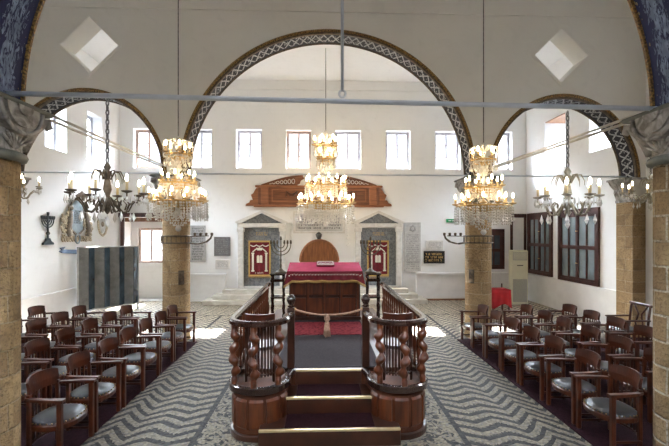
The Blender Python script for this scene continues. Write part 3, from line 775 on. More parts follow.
# marble niches and their curtains
def niche(xa, xb, label, clabel):
    xc = (xa + xb) / 2; hw = (xb - xa) / 2
    t = thing('marble_niche', label, 'ark niche', (xc, YB - .004, .48), 0, 'marble niches')
    H = 2.15
    MB().box(-hw, hw, -.03, 0, 0, H).build('back_slab', 'marble_grey', t)
    for s in (-1, 1):
        MB().cbox(s * (hw + .10) - .10, s * (hw + .10) + .10, -.14, 0, 0, H + .02, .015).build('pilaster', 'marble_white', t)
        MB().cbox(s * (hw + .10) - .13, s * (hw + .10) + .13, -.17, 0, H - .14, H + .02, .015).build('capital', 'marble_white', t)
    MB().cbox(-hw - .22, hw + .22, -.17, 0, H + .02, H + .17, .015).build('entablature', 'marble_white', t)
    P = hw + .26
    pb = MB(); pb.prism([(-P, H + .17), (P, H + .17), (0, H + .56)], -.05, 0, lambda a, b, d: (a, d, b)); pb.build('tympanum', 'marble_grey', t)
    rb = MB()
    for s in (-1, 1): rb.prism([(s * P, H + .17), (s * (P + .04), H + .22), (0, H + .63), (0, H + .54), (s * (P - .16), H + .17)], -.18, 0, lambda a, b, d: (a, d, b))
    rb.build('raking_cornice', 'marble_white', t)
    tr = MB(); glyphs(tr, -.22, .22, H - .28, H - .14, 2, lambda a, b, d: (a, -.03 - .004 * d, b)); tr.build('lettering', 'gold_thread', t)
    MB().box(-hw, hw, -.10, -.03, 0, .05).build('threshold', 'marble_white', t)
    # embroidered curtain
    c = thing('ark_curtain', clabel, 'curtain', (xc - (.08 if xc < 0 else .02), YB - .062, .88), 0, 'embroidered ark curtains')
    w = .40; h = 1.30; nx, nz = 24, 6; vs = []
    for j in range(nz + 1):
        for i in range(nx + 1):
            x = -w + 2 * w * i / nx; vs.append((x, -.010 * math.cos(i * PI / 2) * (1 - .4 * j / nz), h * j / nz))
    fs = [(j * (nx + 1) + i, j * (nx + 1) + i + 1, (j + 1) * (nx + 1) + i + 1, (j + 1) * (nx + 1) + i) for j in range(nz) for i in range(nx)]
    k = len(vs); vs2 = [(a, b + .012, z) for a, b, z in vs]
    MB().add(vs, fs, True).add(vs2, fs, True).build('cloth', 'crimson', c)
    bb = MB()
    for x0, x1, z0, z1 in ((-w, -w + .055, 0, h), (w - .055, w, 0, h), (-w + .055, w - .055, h - .06, h), (-w + .055, w - .055, 0, .07)): bb.box(x0, x1, -.024, -.012, z0, z1)
    bb.build('border', 'gold_thread', c)
    fr = MB()
    for i in range(30): x = -w + .01 + i * (2 * w - .02) / 29; fr.cyl((x, -.014, 0), (x, -.014, -.05), .006, n=4)
    fr.build('fringe', 'gold_thread', c)
    em = MB(); y = -.022
    em.box(-.10, -.005, y - .006, y, .50, .72).box(.005, .10, y - .006, y, .50, .72)                      # tablets
    for s in (-1, 1):
        em.prism([(s * .0525 + .0475 * math.cos(PI * i / 8), .72 + .05 * math.sin(PI * i / 8)) for i in range(9)], y - .006, y, lambda a, b, d: (a, d, b))
        em.box(s * .24 - .035, s * .24 + .035, y - .006, y, .22, .82)                                        # columns
        em.box(s * .24 - .055, s * .24 + .055, y - .006, y, .18, .23); em.box(s * .24 - .055, s * .24 + .055, y - .006, y, .82, .86)
        em.tube([(s * (.25 - .22 * i / 8), y - .004, .88 + .14 * math.sin(PI / 2 * i / 8)) for i in range(9)], .02, 6)
    em.prism([(-.08, .94), (.08, .94), (.11, 1.05), (.05, 1.01), (0, 1.07), (-.05, 1.01), (-.11, 1.05)], y - .008, y, lambda a, b, d: (a, d, b))
    em.tube([(-.33 + .66 * i / 24, y - .004, 1.14 - .05 * abs(math.sin(3 * PI * i / 24))) for i in range(25)], .016, 6)   # valance swags
    glyphs(em, -.16, .16, .10, .16, 1, lambda a, b, d: (a, y - .005 * d, b), .9)
    em.build('embroidery', 'silver_thread', c)
niche(*ARK_L, 'grey marble niche with white pediment, left of the arched door', 'red and gold embroidered curtain hung in the left marble niche')
niche(*ARK_R, 'grey marble niche with white pediment, right of the arched door', 'red and gold embroidered curtain hung in the right marble niche')
t = thing('marble_steps', 'pale marble steps in front of the two niches', 'steps', (-.26, YB - .145, 0))
for k in range(3):
    MB().cbox(-3.95 + .28 * k, 3.75 - .28 * k, -.80 + .24 * k, .10, .152 * k, .152 * (k + 1), .012).build('step', 'step_stone', t)

# exit sign
t = thing('exit_sign', 'small green sign high on the far wall left of the right column', 'sign', (4.62, YB - .004, 2.84))
MB().cbox(-.20, .20, -.05, 0, 0, .13, .008).build('box', 'exit_green', t)
MB().box(-.13, -.02, -.053, -.05, .05, .08).prism([(.02, .03), (.02, .10), (.09, .065)], -.053, -.05, lambda a, b, d: (a, d, b)).build('arrow', 'white_paint', t)

# ------------------------------------------------------------------ left wall pieces (flat reliefs on x=-W)
fl = lambda a, b, d: (-W + .008 + d, a, b)      # a = y, b = z, d = out from wall
t = thing('menorah_relief', 'dark iron seven-branched menorah fixed to the left wall', 'menorah', (0, 0, 0))
yc, z0 = 10.78, 2.14
MB().tube([fl(yc, z0 + .1, .03), fl(yc, z0 + .78, .03)], .022, 8).build('stem', 'iron', t)
for r in (.08, .155, .23):
    MB().tube([fl(yc + r * math.cos(PI + PI * i / 14), z0 + .66 + r * .9 * math.sin(PI + PI * i / 14), .03) for i in range(15)], .016, 7).build('branch', 'iron', t)
for r in (-.23, -.155, -.08, 0, .08, .155, .23): MB().lathe([(.012, 0), (.028, .03), (.034, .09), (.02, .10)], fl(yc + r, z0 + .66 + (.1 if r == 0 else 0), .035), 8).build('cup', 'iron', t)
bb = MB(); bb.prism([(yc - .2, z0), (yc + .2, z0), (yc + .19, z0 + .05), (yc + .10, z0 + .09), (yc + .05, z0 + .17), (yc - .05, z0 + .17), (yc - .10, z0 + .09), (yc - .19, z0 + .05)], 0, .06, fl); bb.ball(fl(yc, z0 + .30, .03), .05, 10, 6); bb.build('foot', 'iron', t)

t = thing('ornate_crest', 'large pale carved crest with a slate tablet on the left wall', 'plaque', (0, 0, 0))
crest = t; yc, z0 = 12.02, 2.26
tb = MB(); tb.prism([(yc - .26, z0 + .30), (yc, z0 + .16), (yc + .26, z0 + .30), (yc + .26, z0 + .95)] + [(yc + .26 * math.cos(PI * i / 10), z0 + .95 + .2 * math.sin(PI * i / 10)) for i in range(1, 10)] + [(yc - .26, z0 + .95)], .03, .06, fl); tb.build('tablet', 'crest_slate', t)
gb = MB(); glyphs(gb, yc - .19, yc + .19, z0 + .46, z0 + .86, 7, lambda a, b, d: fl(a, b, .06 + .004 * d)); gb.build('lettering', 'ink', t)
rb = MB(); rb.tube([fl(yc + .29 * math.cos(PI * i / 12), z0 + .95 + .23 * math.sin(PI * i / 12), .05) for i in range(13)], .03, 7); rb.tube([fl(yc - .29, z0 + .95, .05), fl(yc - .30, z0 + .3, .05), fl(yc, z0 + .10, .05), fl(yc + .30, z0 + .3, .05), fl(yc + .29, z0 + .95, .05)], .03, 7); rb.build('tablet_rim', 'crest_dark', t)
sb = MB(); random.seed(11)
for s in (-1, 1):
    for i in range(34):
        y = yc + s * random.uniform(.33, .70); z = z0 + random.uniform(.0, .88) * (1.0 if abs(y - yc) < .5 else .75); r = random.uniform(.05, .10); ph = random.uniform(0, 6)
        sb.tube([fl(y + r * (1 - k / 12) * math.cos(ph + k * .6), z + r * (1 - k / 12) * math.sin(ph + k * .6), .058 + .02 * math.sin(k)) for k in range(11)], [.030 - .0016 * k for k in range(11)], 6)
for i in range(12):
    y = yc + (-.6 + 1.2 * i / 11); r = .07
    sb.tube([fl(y + r * math.cos(k * .65), z0 + .02 + r * math.sin(k * .65), .03) for k in range(8)], .024, 6)
sb.build('scrollwork', 'crest_pale', t)
for s in (-1, 1):
    lb = MB(); lb.tube([fl(yc + s * a, z0 + b, .09) for a, b in ((.42, .1), (.50, .3), (.42, .5), (.40, .68), (.34, .82))], [.05, .07, .08, .07, .05], 8); lb.ball(fl(yc + s * .36, z0 + .9, .08), .075, 10, 6); lb.build('supporter', 'crest_dark', t)
kb = MB(); kb.lathe([(.13, 0), (.15, .03), (.13, .06), (.17, .14), (.12, .20), (.04, .25), (.01, .29)], fl(yc, z0 + 1.14, .185), 10); kb.build('crown', 'crest_dark', t)
ob = MB(); ob.tube([fl(yc + .11 * math.cos(2 * PI * i / 16), z0 + .02 + .13 * math.sin(2 * PI * i / 16), .06) for i in range(16)], .025, 7, closed=True); ob.build('roundel', 'crest_slate', t)

t = thing('mounted_shield', 'small pale shield plaque on the left wall beside the corner', 'plaque', (0, 0, 0))
yc, z0 = 13.42, 2.36
MB().prism([(yc, z0 + .08), (yc + .18, z0 + .25), (yc + .20, z0 + .55), (yc - .20, z0 + .55), (yc - .18, z0 + .25)], 0, .03, fl).build('shield', 'slab_light', t)
w_ = MB()
for s in (-1, 1): w_.tube([fl(yc + s * a, z0 + b, .035) for a, b in ((0, 0), (.15, .08), (.25, .26), (.27, .46), (.19, .62))], .034, 7)
w_.build('wreath', 'crest_pale', t)
MB().lathe([(.001, .02), (.07, .02), (.09, 0), (.10, -.02)], (0, 0, 0), 14, m=Matrix.Translation(Vector(fl(yc, z0 + .38, .03))) @ Matrix.Rotation(PI / 2, 4, 'Y')).build('medallion', 'crest_dark', t)
mb = MB(); mb.prism([(11.25, 1.94), (11.38, 1.89), (12.15, 1.82), (12.15, 1.95), (11.40, 1.99), (11.50, 2.06), (11.28, 2.04), (11.36, 1.98)], 0, .04, fl)
mb.build('ribbon', 'ribbon_blue', crest)

# folding memorial panels
A, B = Vector((-7.18, 11.75, 0)), Vector((-6.12, 13.15, 0)); D = (B - A); Lp = D.length; dn = D.normalized(); nn = Vector((dn.y, -dn.x, 0))
t = thing('memorial_display', 'tall folding display of mirror-dark and lettered panels by the left wall', 'display', A)
K = 8; pts = [dn * (Lp * i / K) + nn * (.15 if i % 2 else 0.0) for i in range(K + 1)]
for i in range(K):
    a, b = pts[i], pts[i + 1]; e = (b - a).normalized(); pn = Vector((e.y, -e.x, 0)); wln = (b - a).length
    m = Matrix(((e.x, pn.x, 0, a.x), (e.y, pn.y, 0, a.y), (0, 0, 1, 0), (0, 0, 0, 1)))
    lt = i % 2 == 0
    p = MB().box(.004, wln - .004, -.012, .012, .22, 2.02, m).build('panel', 'panel_text' if lt else 'panel_dark', t)
    if lt:
        gb = MB(); glyphs(gb, .02, wln - .02, .3, 1.96, 46, lambda u, z, d: tuple(m @ Vector((u, .012 + .003 * d, z))), .6); gb.build('lettering', 'ink_grey', p)
for z in (.20, 2.03): MB().tube([p + Vector((0, 0, z)) for p in pts], .02, 6).build('rail', 'panel_steel', t)
for p in (pts[0], pts[-1]): MB().box(p.x - .025, p.x + .025, p.y - .025, p.y + .025, 0, 2.05).build('post', 'panel_steel', t)

# ------------------------------------------------------------------ brackets and plates on the far columns
for s, nm in ((-1, 'left'), (1, 'right')):
    t = thing('lamp_bracket', 'bronze basket bracket curving out from the far %s column' % nm, 'bracket', (s * COL, YF, 0), 0, 'bronze brackets')
    k = -s; z = 2.22; yy = -.34
    mb = MB()
    for zz in (z, z + .16): mb.tube([(.33 * math.cos(a), .33 * math.sin(a), zz) for a in [2 * PI * i / 20 for i in range(20)]], .014, 6, closed=True)
    for i in range(20): a = 2 * PI * i / 20; mb.cyl((.33 * math.cos(a), .33 * math.sin(a), z), (.33 * math.cos(a), .33 * math.sin(a), z + .16), .007, n=4)
    mb.build('collar', 'bronze', t)
    ab = MB()
    for y in (-.10, .10):
        ab.tube([(k * a, y * f, z + b) for a, b, f in ((.31, 0, 1), (.50, -.03, 1), (.68, .02, .7), (.78, .10, .4), (.82, .20, .2))], .014, 6)
    ab.tube([(k * .31, 0, z + .15), (k * .74, 0, z + .16)], .010, 6)
    ab.build('arm', 'bronze', t)
    for i in range(4): MB().lathe([(.012, 0), (.03, .02), (.034, .07), (.02, .08)], (k * (.42 + .13 * i), 0, z + .155), 8).build('cup', 'bronze', t)
    p = thing('metal_plate', 'small dark metal plate fixed to the far %s column' % nm, 'plate', (s * COL, YF, 0))
    q = MB(); a0 = (-.55 if s < 0 else PI + .45) - .2
    a0 = -.9 if s < 0 else -PI + .7
    q.lathe([(.302, 1.28), (.325, 1.28), (.325, 1.60), (.302, 1.60), (.302, 1.28)], n=6, a0=a0 - .2, a1=a0 + .2); q.build('plate_body', 'bronze', p)

# ------------------------------------------------------------------ carpets
tag(MB().cbox(-W + .1, -2.96, 4.42, 9.08, .001, .014, .004).cbox(-3.2, -2.96, 2.2, 4.42, .001, .014, .004).build('carpet', 'carpet'), 'dark plum carpet under the rows of armchairs on the left', 'carpet')
tag(MB().cbox(2.92, W - .1, 4.42, 9.08, .001, .014, .004).cbox(2.92, 3.2, 2.2, 4.42, .001, .014, .004).build('carpet', 'carpet'), 'dark plum carpet under the rows of armchairs on the right', 'carpet')

# ------------------------------------------------------------------ armchairs
FZ = .016
def arcp(r, a, cx=0.0): return (cx - r * math.cos(a), r * math.sin(a))
def make_chair(label):
    t = thing('wooden_armchair', label, 'chair', (0, 0, 0), 0, 'wooden armchairs on the carpets')
    wd = 'chair_wood'
    # round seat
    rx, ry = .240, .258; N = 28; sq = lambda v: math.copysign(abs(v) ** .82, v)
    ring = lambda k, z: [((rx * k) * sq(math.cos(2 * PI * i / N)) + .01, (ry * k) * sq(math.sin(2 * PI * i / N)), z) for i in range(N)]
    fb = MB(); vs = []
    for k, z in ((.90, .315), (1.03, .315), (1.05, .335), (1.05, .365), (1.0, .38), (.9, .38)): vs += ring(k, z)
    fb.add(vs, [(r * N + i, r * N + (i + 1) % N, ((r + 1) % 6) * N + (i + 1) % N, ((r + 1) % 6) * N + i) for r in range(6) for i in range(N)]); fb.build('seat_frame', wd, t)
    sb = MB(); vs = []
    prof = ((1.0, .365), (1.0, .385), (.93, .402), (.7, .414), (.35, .420), (.02, .421))
    for k, z in prof: vs += ring(k, z)
    fs = [(r * N + i, r * N + (i + 1) % N, (r + 1) * N + (i + 1) % N, (r + 1) * N + i) for r in range(5) for i in range(N)] + [tuple(range(5 * N, 6 * N)), tuple(range(N - 1, -1, -1))]
    so = sb.add(vs, fs, True).build('seat', 'leather', t)
    nb = MB()
    for i in range(34): a = 2 * PI * i / 34; nb.box(rx * 1.005 * sq(math.cos(a)) + .004, rx * 1.005 * sq(math.cos(a)) + .016, ry * 1.005 * sq(math.sin(a)) - .006, ry * 1.005 * sq(math.sin(a)) + .006, .386, .396)
    nb.build('nail_studs', 'brass_nail', so)
    # back: arc about (0.03,0)
    R_ = .50; cx = .265; A_ = .58
    bb = MB(); n = 14; vs = []
    for i in range(n + 1):
        f = -1 + 2 * i / n; a = f * A_
        top = .835 - .030 * abs(f) ** 3; lo = .645
        for r, z in ((R_ - .012, lo), (R_ - .015, lo + .08), (R_ + .005, top), (R_ + .030, top - .004), (R_ + .018, lo + .08), (R_ + .014, lo)):
            x, y = arcp(r, a, cx); vs.append((x, y * .86, z))
    fs = [(i * 6 + k, i * 6 + (k + 1) % 6, (i + 1) * 6 + (k + 1) % 6, (i + 1) * 6 + k) for i in range(n) for k in range(6)] + [tuple(range(6)), tuple(n * 6 + k for k in range(5, -1, -1))]
    bb.add(vs, fs, False).build('backrest', wd, t)
    for s in (-1, 1):
        x, y = arcp(R_, s * A_ * .98, cx); y *= .86
        MB().cbox(x - .02, x + .02, y - .02, y + .02, 0, .68, .005).build('leg', wd, t)
        MB().cbox(.175, .225, s * .29 - .024, s * .29 + .024, 0, .625, .006).build('leg', wd, t)
        # arm from back to front post
        ab = MB(); P = [(x - .03, y), (x + .05, s * .262), (.10, s * .29), (.245, s * .292)]
        L_ = [.018, .026, .030, .033]; vs = []
        for (px, py), h in zip(P, L_): vs += [(px, py - h, .625), (px, py + h, .625), (px, py + h, .655), (px, py - h, .655)]
        ab.add(vs, [(i * 4 + k, i * 4 + (k + 1) % 4, i * 4 + 4 + (k + 1) % 4, i * 4 + 4 + k) for i in range(3) for k in range(4)] + [(3, 2, 1, 0), (12, 13, 14, 15)]).build('armrest', wd, t)
        MB().cbox(x + .01, .18, s * .27 - .012, s * .27 + .012, .10, .125, .004).build('stretcher', wd, t)
    lowb = MB(); lowb.tube([(*[q * k for q, k in zip(arcp(R_, -A_ + 2 * A_ * i / 10, cx), (1, .86))], .13) for i in range(11)], .016, 6); lowb.build('back_rail', wd, t)
    for i in range(7):
        a = (-1 + 2 * (i + 1) / 8) * A_ * .95; x, y = arcp(R_, a, cx); y *= .86
        MB().box(x - .006, x + .006, y - .010, y + .010, .13, .65).build('slat', wd, t)
    return t
ORD = ['', 'first', 'second', 'third', 'fourth', 'fifth', 'sixth', 'seventh']
YS = [4.58, 5.26, 5.97, 6.64, 7.36, 8.03, 8.74]
first = None
for s, nm in ((-1, 'left'), (1, 'right')):
    for row, (xx, k0) in enumerate(((3.21, 0), (4.22, 1), (5.18, 3), (6.10, 5 if s < 0 else 99))):
        for i in range(k0, 7):
            rz = 0 if s < 0 else PI
            lab = 'dark wooden armchair, %s row on the %s carpet, %s from the far end' % (('inner', 'second', 'third', 'outermost')[row], nm, ORD[7 - i])
            jx, jy, ja = random.uniform(-.02, .02), random.uniform(-.01, .01), random.uniform(-.03, .03)
            if row == 0 and i in (0,): jx = jy = ja = 0
            if s < 0: jx += .075 * (YS[6] - YS[i]) / 4.2
            loc = (s * xx + jx, YS[i] + jy, FZ)
            if first is None: first = ch = make_chair(lab); first.location = loc; first.rotation_euler.z = rz + ja
            else: ch = copy_thing(first, lab, loc, rz + ja)
            ch.scale = (1, 1, 1.04 if s < 0 else 1.0)
# taller chair with a pierced splat beside the pier
t = thing('tall_armchair', 'taller dark armchair with carved splat back, in front of the right pier', 'chair', (6.12, 8.05, FZ), PI)
MB().cbox(-.22, .24, -.26, .26, .40, .44, .01).build('seat_frame', 'chair_wood', t)
MB().cbox(-.20, .23, -.25, .25, .44, .475, .015).build('seat', 'leather', t)
for s in (-1, 1):
    MB().tube([(-.24, s * .24, 0), (-.24, s * .24, .45), (-.27, s * .24, .75), (-.30, s * .24, .96)], .024, 8).build('leg', 'chair_wood', t)
    MB().cbox(.17, .22, s * .27 - .024, s * .27 + .024, 0, .655, .006).build('leg', 'chair_wood', t)
    MB().cbox(-.27, .25, s * .27 - .028, s * .27 + .028, .655, .685, .006).build('armrest', 'chair_wood', t)
MB().cbox(-.325, -.275, -.29, .29, .93, .985, .012).build('top_rail', 'chair_wood', t)
mb = MB()
for s in (-1, 1): mb.tube([(-.25 - .12 * (z - .47), s * w, z) for z, w in ((.47, .05), (.56, .10), (.66, .06), (.76, .04), (.86, .12), (.94, .17))], .017, 6)
mb.build('splat', 'chair_wood', t)

# ------------------------------------------------------------------ reading platform
PZ = .60
t = thing('reading_platform', 'dark wooden reading platform with rounded rail ends and steps, centre of the hall', 'platform', (BX, 0, 0))
CXB, CYB = .865, 5.05             # bay centre offset and y
YE = 9.75                          # far end of platform
def dpath(r, inner):
    """plan of one rail side (s=+1): from the newel round the bay and back along the outer side; list of (x,y)"""
    p = [(inner, 5.42)]
    for i in range(0, 29):
        a = -.30 + (PI + .30) * i / 28          # from the inner side sweeping round the front to the outer side
        p.append((CXB - r * math.cos(a), CYB - r * math.sin(a)))
    p.append((CXB + r, 8.45)); return p
for s in (-1, 1):
    def fx(x, y, z): return (s * x, y, z)
    def ribbon(pts, hw, z0, z1, name, mat, cap=.0):
        """extrude a path band of half width hw between z0 and z1"""
        mb = MB(); n = len(pts); vs = []
        for i in range(n):
            a = Vector(pts[max(0, i - 1)]); b = Vector(pts[min(n - 1, i + 1)]); d = (b - a).normalized(); nn = Vector((-d.y, d.x)); c = Vector(pts[i])
            for q, z in ((-hw, z0), (-hw, z1 - cap), (-hw + cap, z1), (hw - cap, z1), (hw, z1 - cap), (hw, z0)):
                v = c + nn * q; vs.append(fx(v.x, v.y, z))
        fs = [(i * 6 + k, i * 6 + (k + 1) % 6, (i + 1) * 6 + (k + 1) % 6, (i + 1) * 6 + k) for i in range(n - 1) for k in range(6)] + [tuple(range(6)), tuple((n - 1) * 6 + k for k in range(5, -1, -1))]
        return mb.add(vs, fs).build(name, mat, t)
    # drum base: panelled
    base = dpath(.325, .50)
    mb = MB(); poly = [(s * x, y) for x, y in base[:-1]] + [(s * (CXB + .325), YE), (0.0 + s * .30, YE), (s * .30, 5.42)]
    mb.prism(poly, .0, PZ - .05, lambda a, b, d: (a, b, d)); ob = mb.build('base', 'bimah_matte', t)
    ribbon(dpath(.345, .50), .02, 0, .07, 'plinth', 'bimah_dark', .01)
    ribbon(dpath(.345, .49), .035, PZ - .05, PZ + .03, 'ledge', 'rail_wood', .012)
    # raised panels round the drum and along the side
    for k in range(5):
        a0 = .12 + k * .60; a1 = a0 + .48; pb = MB(); pts = []
        for i in range(7):
            a = a0 + (a1 - a0) * i / 6; pts.append((CXB - math.cos(a) * .335, CYB - math.sin(a) * .335))
        hb = MB(); vs = []
        for (x, y) in pts:
            d = Vector((x - CXB, y - CYB)).normalized()
            vs += [fx(x - d.x * .012, y - d.y * .012, .12), fx(x + d.x * .012, y + d.y * .012, .15), fx(x + d.x * .012, y + d.y * .012, .45), fx(x - d.x * .012, y - d.y * .012, .48)]
        hb.add(vs, [(i * 4 + q, i * 4 + q + 1, i * 4 + 5 + q, i * 4 + 4 + q) for i in range(6) for q in range(3)] + [(0, 1, 2, 3), (24, 25, 26, 27)], False).build('panel', 'bimah_wood', t)
    for k in range(6):
        y0 = 5.25 + k * .74; xo = CXB + .325
        pb = MB(); pb.cbox(min(s * (xo - .01), s * (xo + .018)), max(s * (xo - .01), s * (xo + .018)), y0, y0 + .62, .13, .48, .009); pb.build('panel', 'bimah_wood', t)
    # handrail
    ribbon(dpath(.335, .50), .045, 1.345, 1.405, 'handrail', 'rail_wood', .022)
    # twisted balusters round the bay
    def twisted(x, y):
        mb = MB(); z0, z1 = PZ + .03, 1.345; n = 34; vs = []; kk = 10
        for i in range(n + 1):
            f = i / n; z = z0 + (z1 - z0) * f
            if f < .10 or f > .90: r = .038; e = 0
            else: e = .020; r = .026 + .036 * abs(math.sin((f - .1) / .8 * PI * 4)) ** 1.4
            ph = f * 12.6
            for q in range(kk):
                a = 2 * PI * q / kk; vs.append(fx(x + e * math.cos(ph) + r * math.cos(a), y + e * math.sin(ph) + r * math.sin(a), z))
        mb.add(vs, [(i * kk + q, i * kk + (q + 1) % kk, (i + 1) * kk + (q + 1) % kk, (i + 1) * kk + q) for i in range(n) for q in range(kk)], True); mb.build('twisted_baluster', 'bimah_wood', t)
    for a in (.72, 1.65, 2.58): twisted(CXB - .335 * math.cos(a), CYB - .335 * math.sin(a))
    # turned balusters along the side
    pr = [(.024, 0), (.024, .05), (.012, .08), (.02, .14), (.034, .26), (.026, .36), (.013, .42), (.022, .46), (.013, .50), (.020, .60), (.024, .66), (.024, .715)]
    proto = None
    for k in range(15):
        y = 5.30 + k * .215
        if proto is None: proto = MB().lathe(pr, (0, 0, 0), 10).build('turned_baluster', 'bimah_wood', t); o = proto
        else: o = proto.copy(); C.objects.link(o)
        o.location = (s * (CXB + .335), y, PZ + .03)
    # newel post with ball
    nb = MB(); nb.cbox(s * .505 - .048, s * .505 + .048, 5.37, 5.466, PZ + .031, 1.44, .008); nb.build('newel_post', 'bimah_dark', t)
    kb = MB(); kb.lathe([(.03, 0), (.05, .015), (.03, .035), (.045, .06), (.062, .10), (.055, .14), (.03, .165), (.005, .175)], (s * .505, 5.418, 1.44), 14); kb.build('newel_knob', 'rail_wood', t)
    MB().ball((s * .45, 5.40, 1.42), .018, 10, 6).build('rope_hook', 'brass', t)
# floor of the platform
MB().box(-.30, .30, 5.44, YE, 0, PZ - .05).build('deck_core', 'bimah_dark', t)
MB().box(-1.17, 1.17, 5.46, YE, PZ - .05, PZ).box(-.47, .47, 5.40, 5.46, PZ - .05, PZ).build('deck', 'bimah_dark', t)
# steps
def step(x, y0, y1, z0, z1, hid=None):
    st = MB().cbox(-x, x, y0, y1, z0, z1, .008).build('step', 'bimah_dark', t)
    MB().cbox(-x + .005, x - .005, y0 - .008, y0 + .03, z1 - .022, z1 + .006, .004).build('brass_nosing', 'nosing', st)
    return st
s1 = step(.815, 4.56, 4.97, 0, .20); MB().box(-.52, .52, 4.60, 4.96, .20, .208).build('carpet_strip', 'step_carpet', s1)
s2 = step(.585, 4.97, 5.40, 0, .40); MB().box(-.41, .41, 5.01, 5.385, .40, .408).build('carpet_strip', 'step_carpet', s2)
s3 = step(.445, 5.385, 5.47, .401, .602)
# carpet and rug lying on the deck
tag(MB().cbox(BX - .72, BX + .72, 5.475, 8.44, PZ + .001, PZ + .010, .003).build('platform_carpet', 'platform_carpet'), 'greyish plum carpet laid on the platform floor', 'carpet')
tag(MB().cbox(BX - .70, BX + .70, 7.20, 8.22, PZ + .011, PZ + .019, .003).build('patterned_rug', 'red_rug'), 'red patterned rug before the cloth-covered reading table', 'rug')

# small slatted seats inside the rail bays
def bay_seat(label, loc):
    t = thing('slatted_seat', label, 'seat', loc, 0, 'slatted seats in the rail bays')
    N = 20
    sb = MB(); poly = [(.205 * math.cos(2 * PI * i / N), .20 * math.sin(2 * PI * i / N)) for i in range(N)]
    sb.prism(poly, .40, .44, lambda a, b, d: (a, b, d)); sb.build('seat', 'leather', t)
    R_ = .215; bb = MB(); vs = []; n = 12
    for i in range(n + 1):
        a = -PI / 2 - .95 + 1.9 * i / n
        for r, z in ((R_ - .012, .70), (R_ - .012, .845), (R_ + .016, .845), (R_ + .012, .70)): vs.append((r * math.cos(a), r * math.sin(a), z))
    bb.add(vs, [(i * 4 + k, i * 4 + (k + 1) % 4, i * 4 + 4 + (k + 1) % 4, i * 4 + 4 + k) for i in range(n) for k in range(4)] + [(0, 1, 2, 3), (n * 4 + 3, n * 4 + 2, n * 4 + 1, n * 4)]); bb.build('backrest', 'chair_wood', t)
    for i in range(11):
        a = -PI / 2 - .9 + 1.8 * i / 10; x, y = R_ * math.cos(a), R_ * math.sin(a)
        MB().box(x - .011, x + .011, y - .007, y + .007, .08, .71).build('slat', 'bimah_dark', t)
    MB().tube([(R_ * math.cos(-PI / 2 - .9 + 1.8 * i / 8), R_ * math.sin(-PI / 2 - .9 + 1.8 * i / 8), .11) for i in range(9)], .014, 6).build('lower_rail', 'bimah_dark', t)
    for x, y in ((-.15, .13), (.15, .13), (-.17, -.13), (.17, -.13)): MB().cyl((x, y, 0), (x, y, .41), .017, n=8).build('leg', 'bimah_dark', t)
    return t
s0 = bay_seat('slatted wooden seat inside the left rounded bay of the platform', (BX - .86, 5.12, PZ + .002))
copy_thing(s0, 'slatted wooden seat inside the right rounded bay of the platform', (BX + .86, 5.12, PZ + .002))

# reading table
TX = -.115; TY0, TY1 = 8.50, 9.22; TZ0, TZ1 = 1.64, 1.76
t = thing('reading_table', 'panelled wooden reading table at the far end of the platform', 'table', (TX, 0, PZ + .003))
b0 = PZ
mb = MB(); mb.prism([(TY0, 0.0), (TY1, 0.0), (TY1, TZ1 - b0 - .03), (TY0, TZ0 - b0 - .03)], -.755, .755, lambda a, b, d: (d, a, b)); mb.build('body', 'bimah_dark', t)
for c in range(4):
    for r, (z0, z1) in enumerate(((.10, .47), (.53, .88))):
        x0 = -.70 + c * .352
        MB().cbox(x0, x0 + .30, TY0 - .022, TY0 - .001, z0, z1, .010).build('panel', 'bimah_wood', t)
MB().cbox(-.77, .77, TY0 - .04, TY0 - .001, .0, .07, .008).build('plinth', 'bimah_dark', t)
for x in (-.728, -.375, -.023, .33, .68): MB().cbox(x, x + .045, TY0 - .03, TY0 - .001, .075, .93, .006).build('stile', 'bimah_wood', t)
t = thing('table_cloth', 'crimson velvet cloth with gold fringe draped over the reading table', 'tablecloth', (TX, 0, 0))
hw = .80
def top_z(y): return TZ0 + (TZ1 - TZ0) * (y - TY0) / (TY1 - TY0) + .004
vs = []; nx = 24; rowsY = [(TY0 - .045, 0)] + [(TY0 + (TY1 - TY0) * i / 6, 1) for i in range(7)]
mb = MB(); ys = [TY0 - .045 + (TY1 - TY0 + .09) * i / 8 for i in range(9)]
for y in ys:
    for i in range(nx + 1): x = -hw + 2 * hw * i / nx; vs.append((x, y, top_z(y)))
mb.add(vs, [(j * (nx + 1) + i, j * (nx + 1) + i + 1, (j + 1) * (nx + 1) + i + 1, (j + 1) * (nx + 1) + i) for j in range(8) for i in range(nx)], True)
mb.build('cloth_top', 'crimson_glare', t)
dr = MB(); vs = []; nz = 5
def edge_pt(i, f):
    x = -hw + 2 * hw * i / 48; lo = .200 + .006 * math.cos(i * .7) + (.10 * max(0, abs(x) - .66) / .14)
    y = TY0 - .047 - .012 * math.sin(i * 1.3) * f - .01 * f; return (x * (1 + .075 * f * (abs(x) / hw) ** 3), y, top_z(TY0 - .045) - lo * f)
for j in range(nz + 1):
    for i in range(49): vs.append(edge_pt(i, j / nz))
dr.add(vs, [(j * 49 + i, j * 49 + i + 1, (j + 1) * 49 + i + 1, (j + 1) * 49 + i) for j in range(nz) for i in range(48)], True)
for s in (-1, 1):
    vs = []
    for j in range(nz + 1):
        for i in range(13):
            f = i / 12; y = TY0 - .045 + (TY1 - TY0 + .09) * f; F = j / nz
            vs.append((s * (hw + .028 * F + .010 * math.sin(i * 1.7) * F), y, top_z(y) - (.30 - .0 * f) * F))
    dr.add(vs, [(j * 13 + i, j * 13 + i + 1, (j + 1) * 13 + i + 1, (j + 1) * 13 + i) for j in range(nz) for i in range(12)], True)
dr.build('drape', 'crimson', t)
fb = MB()
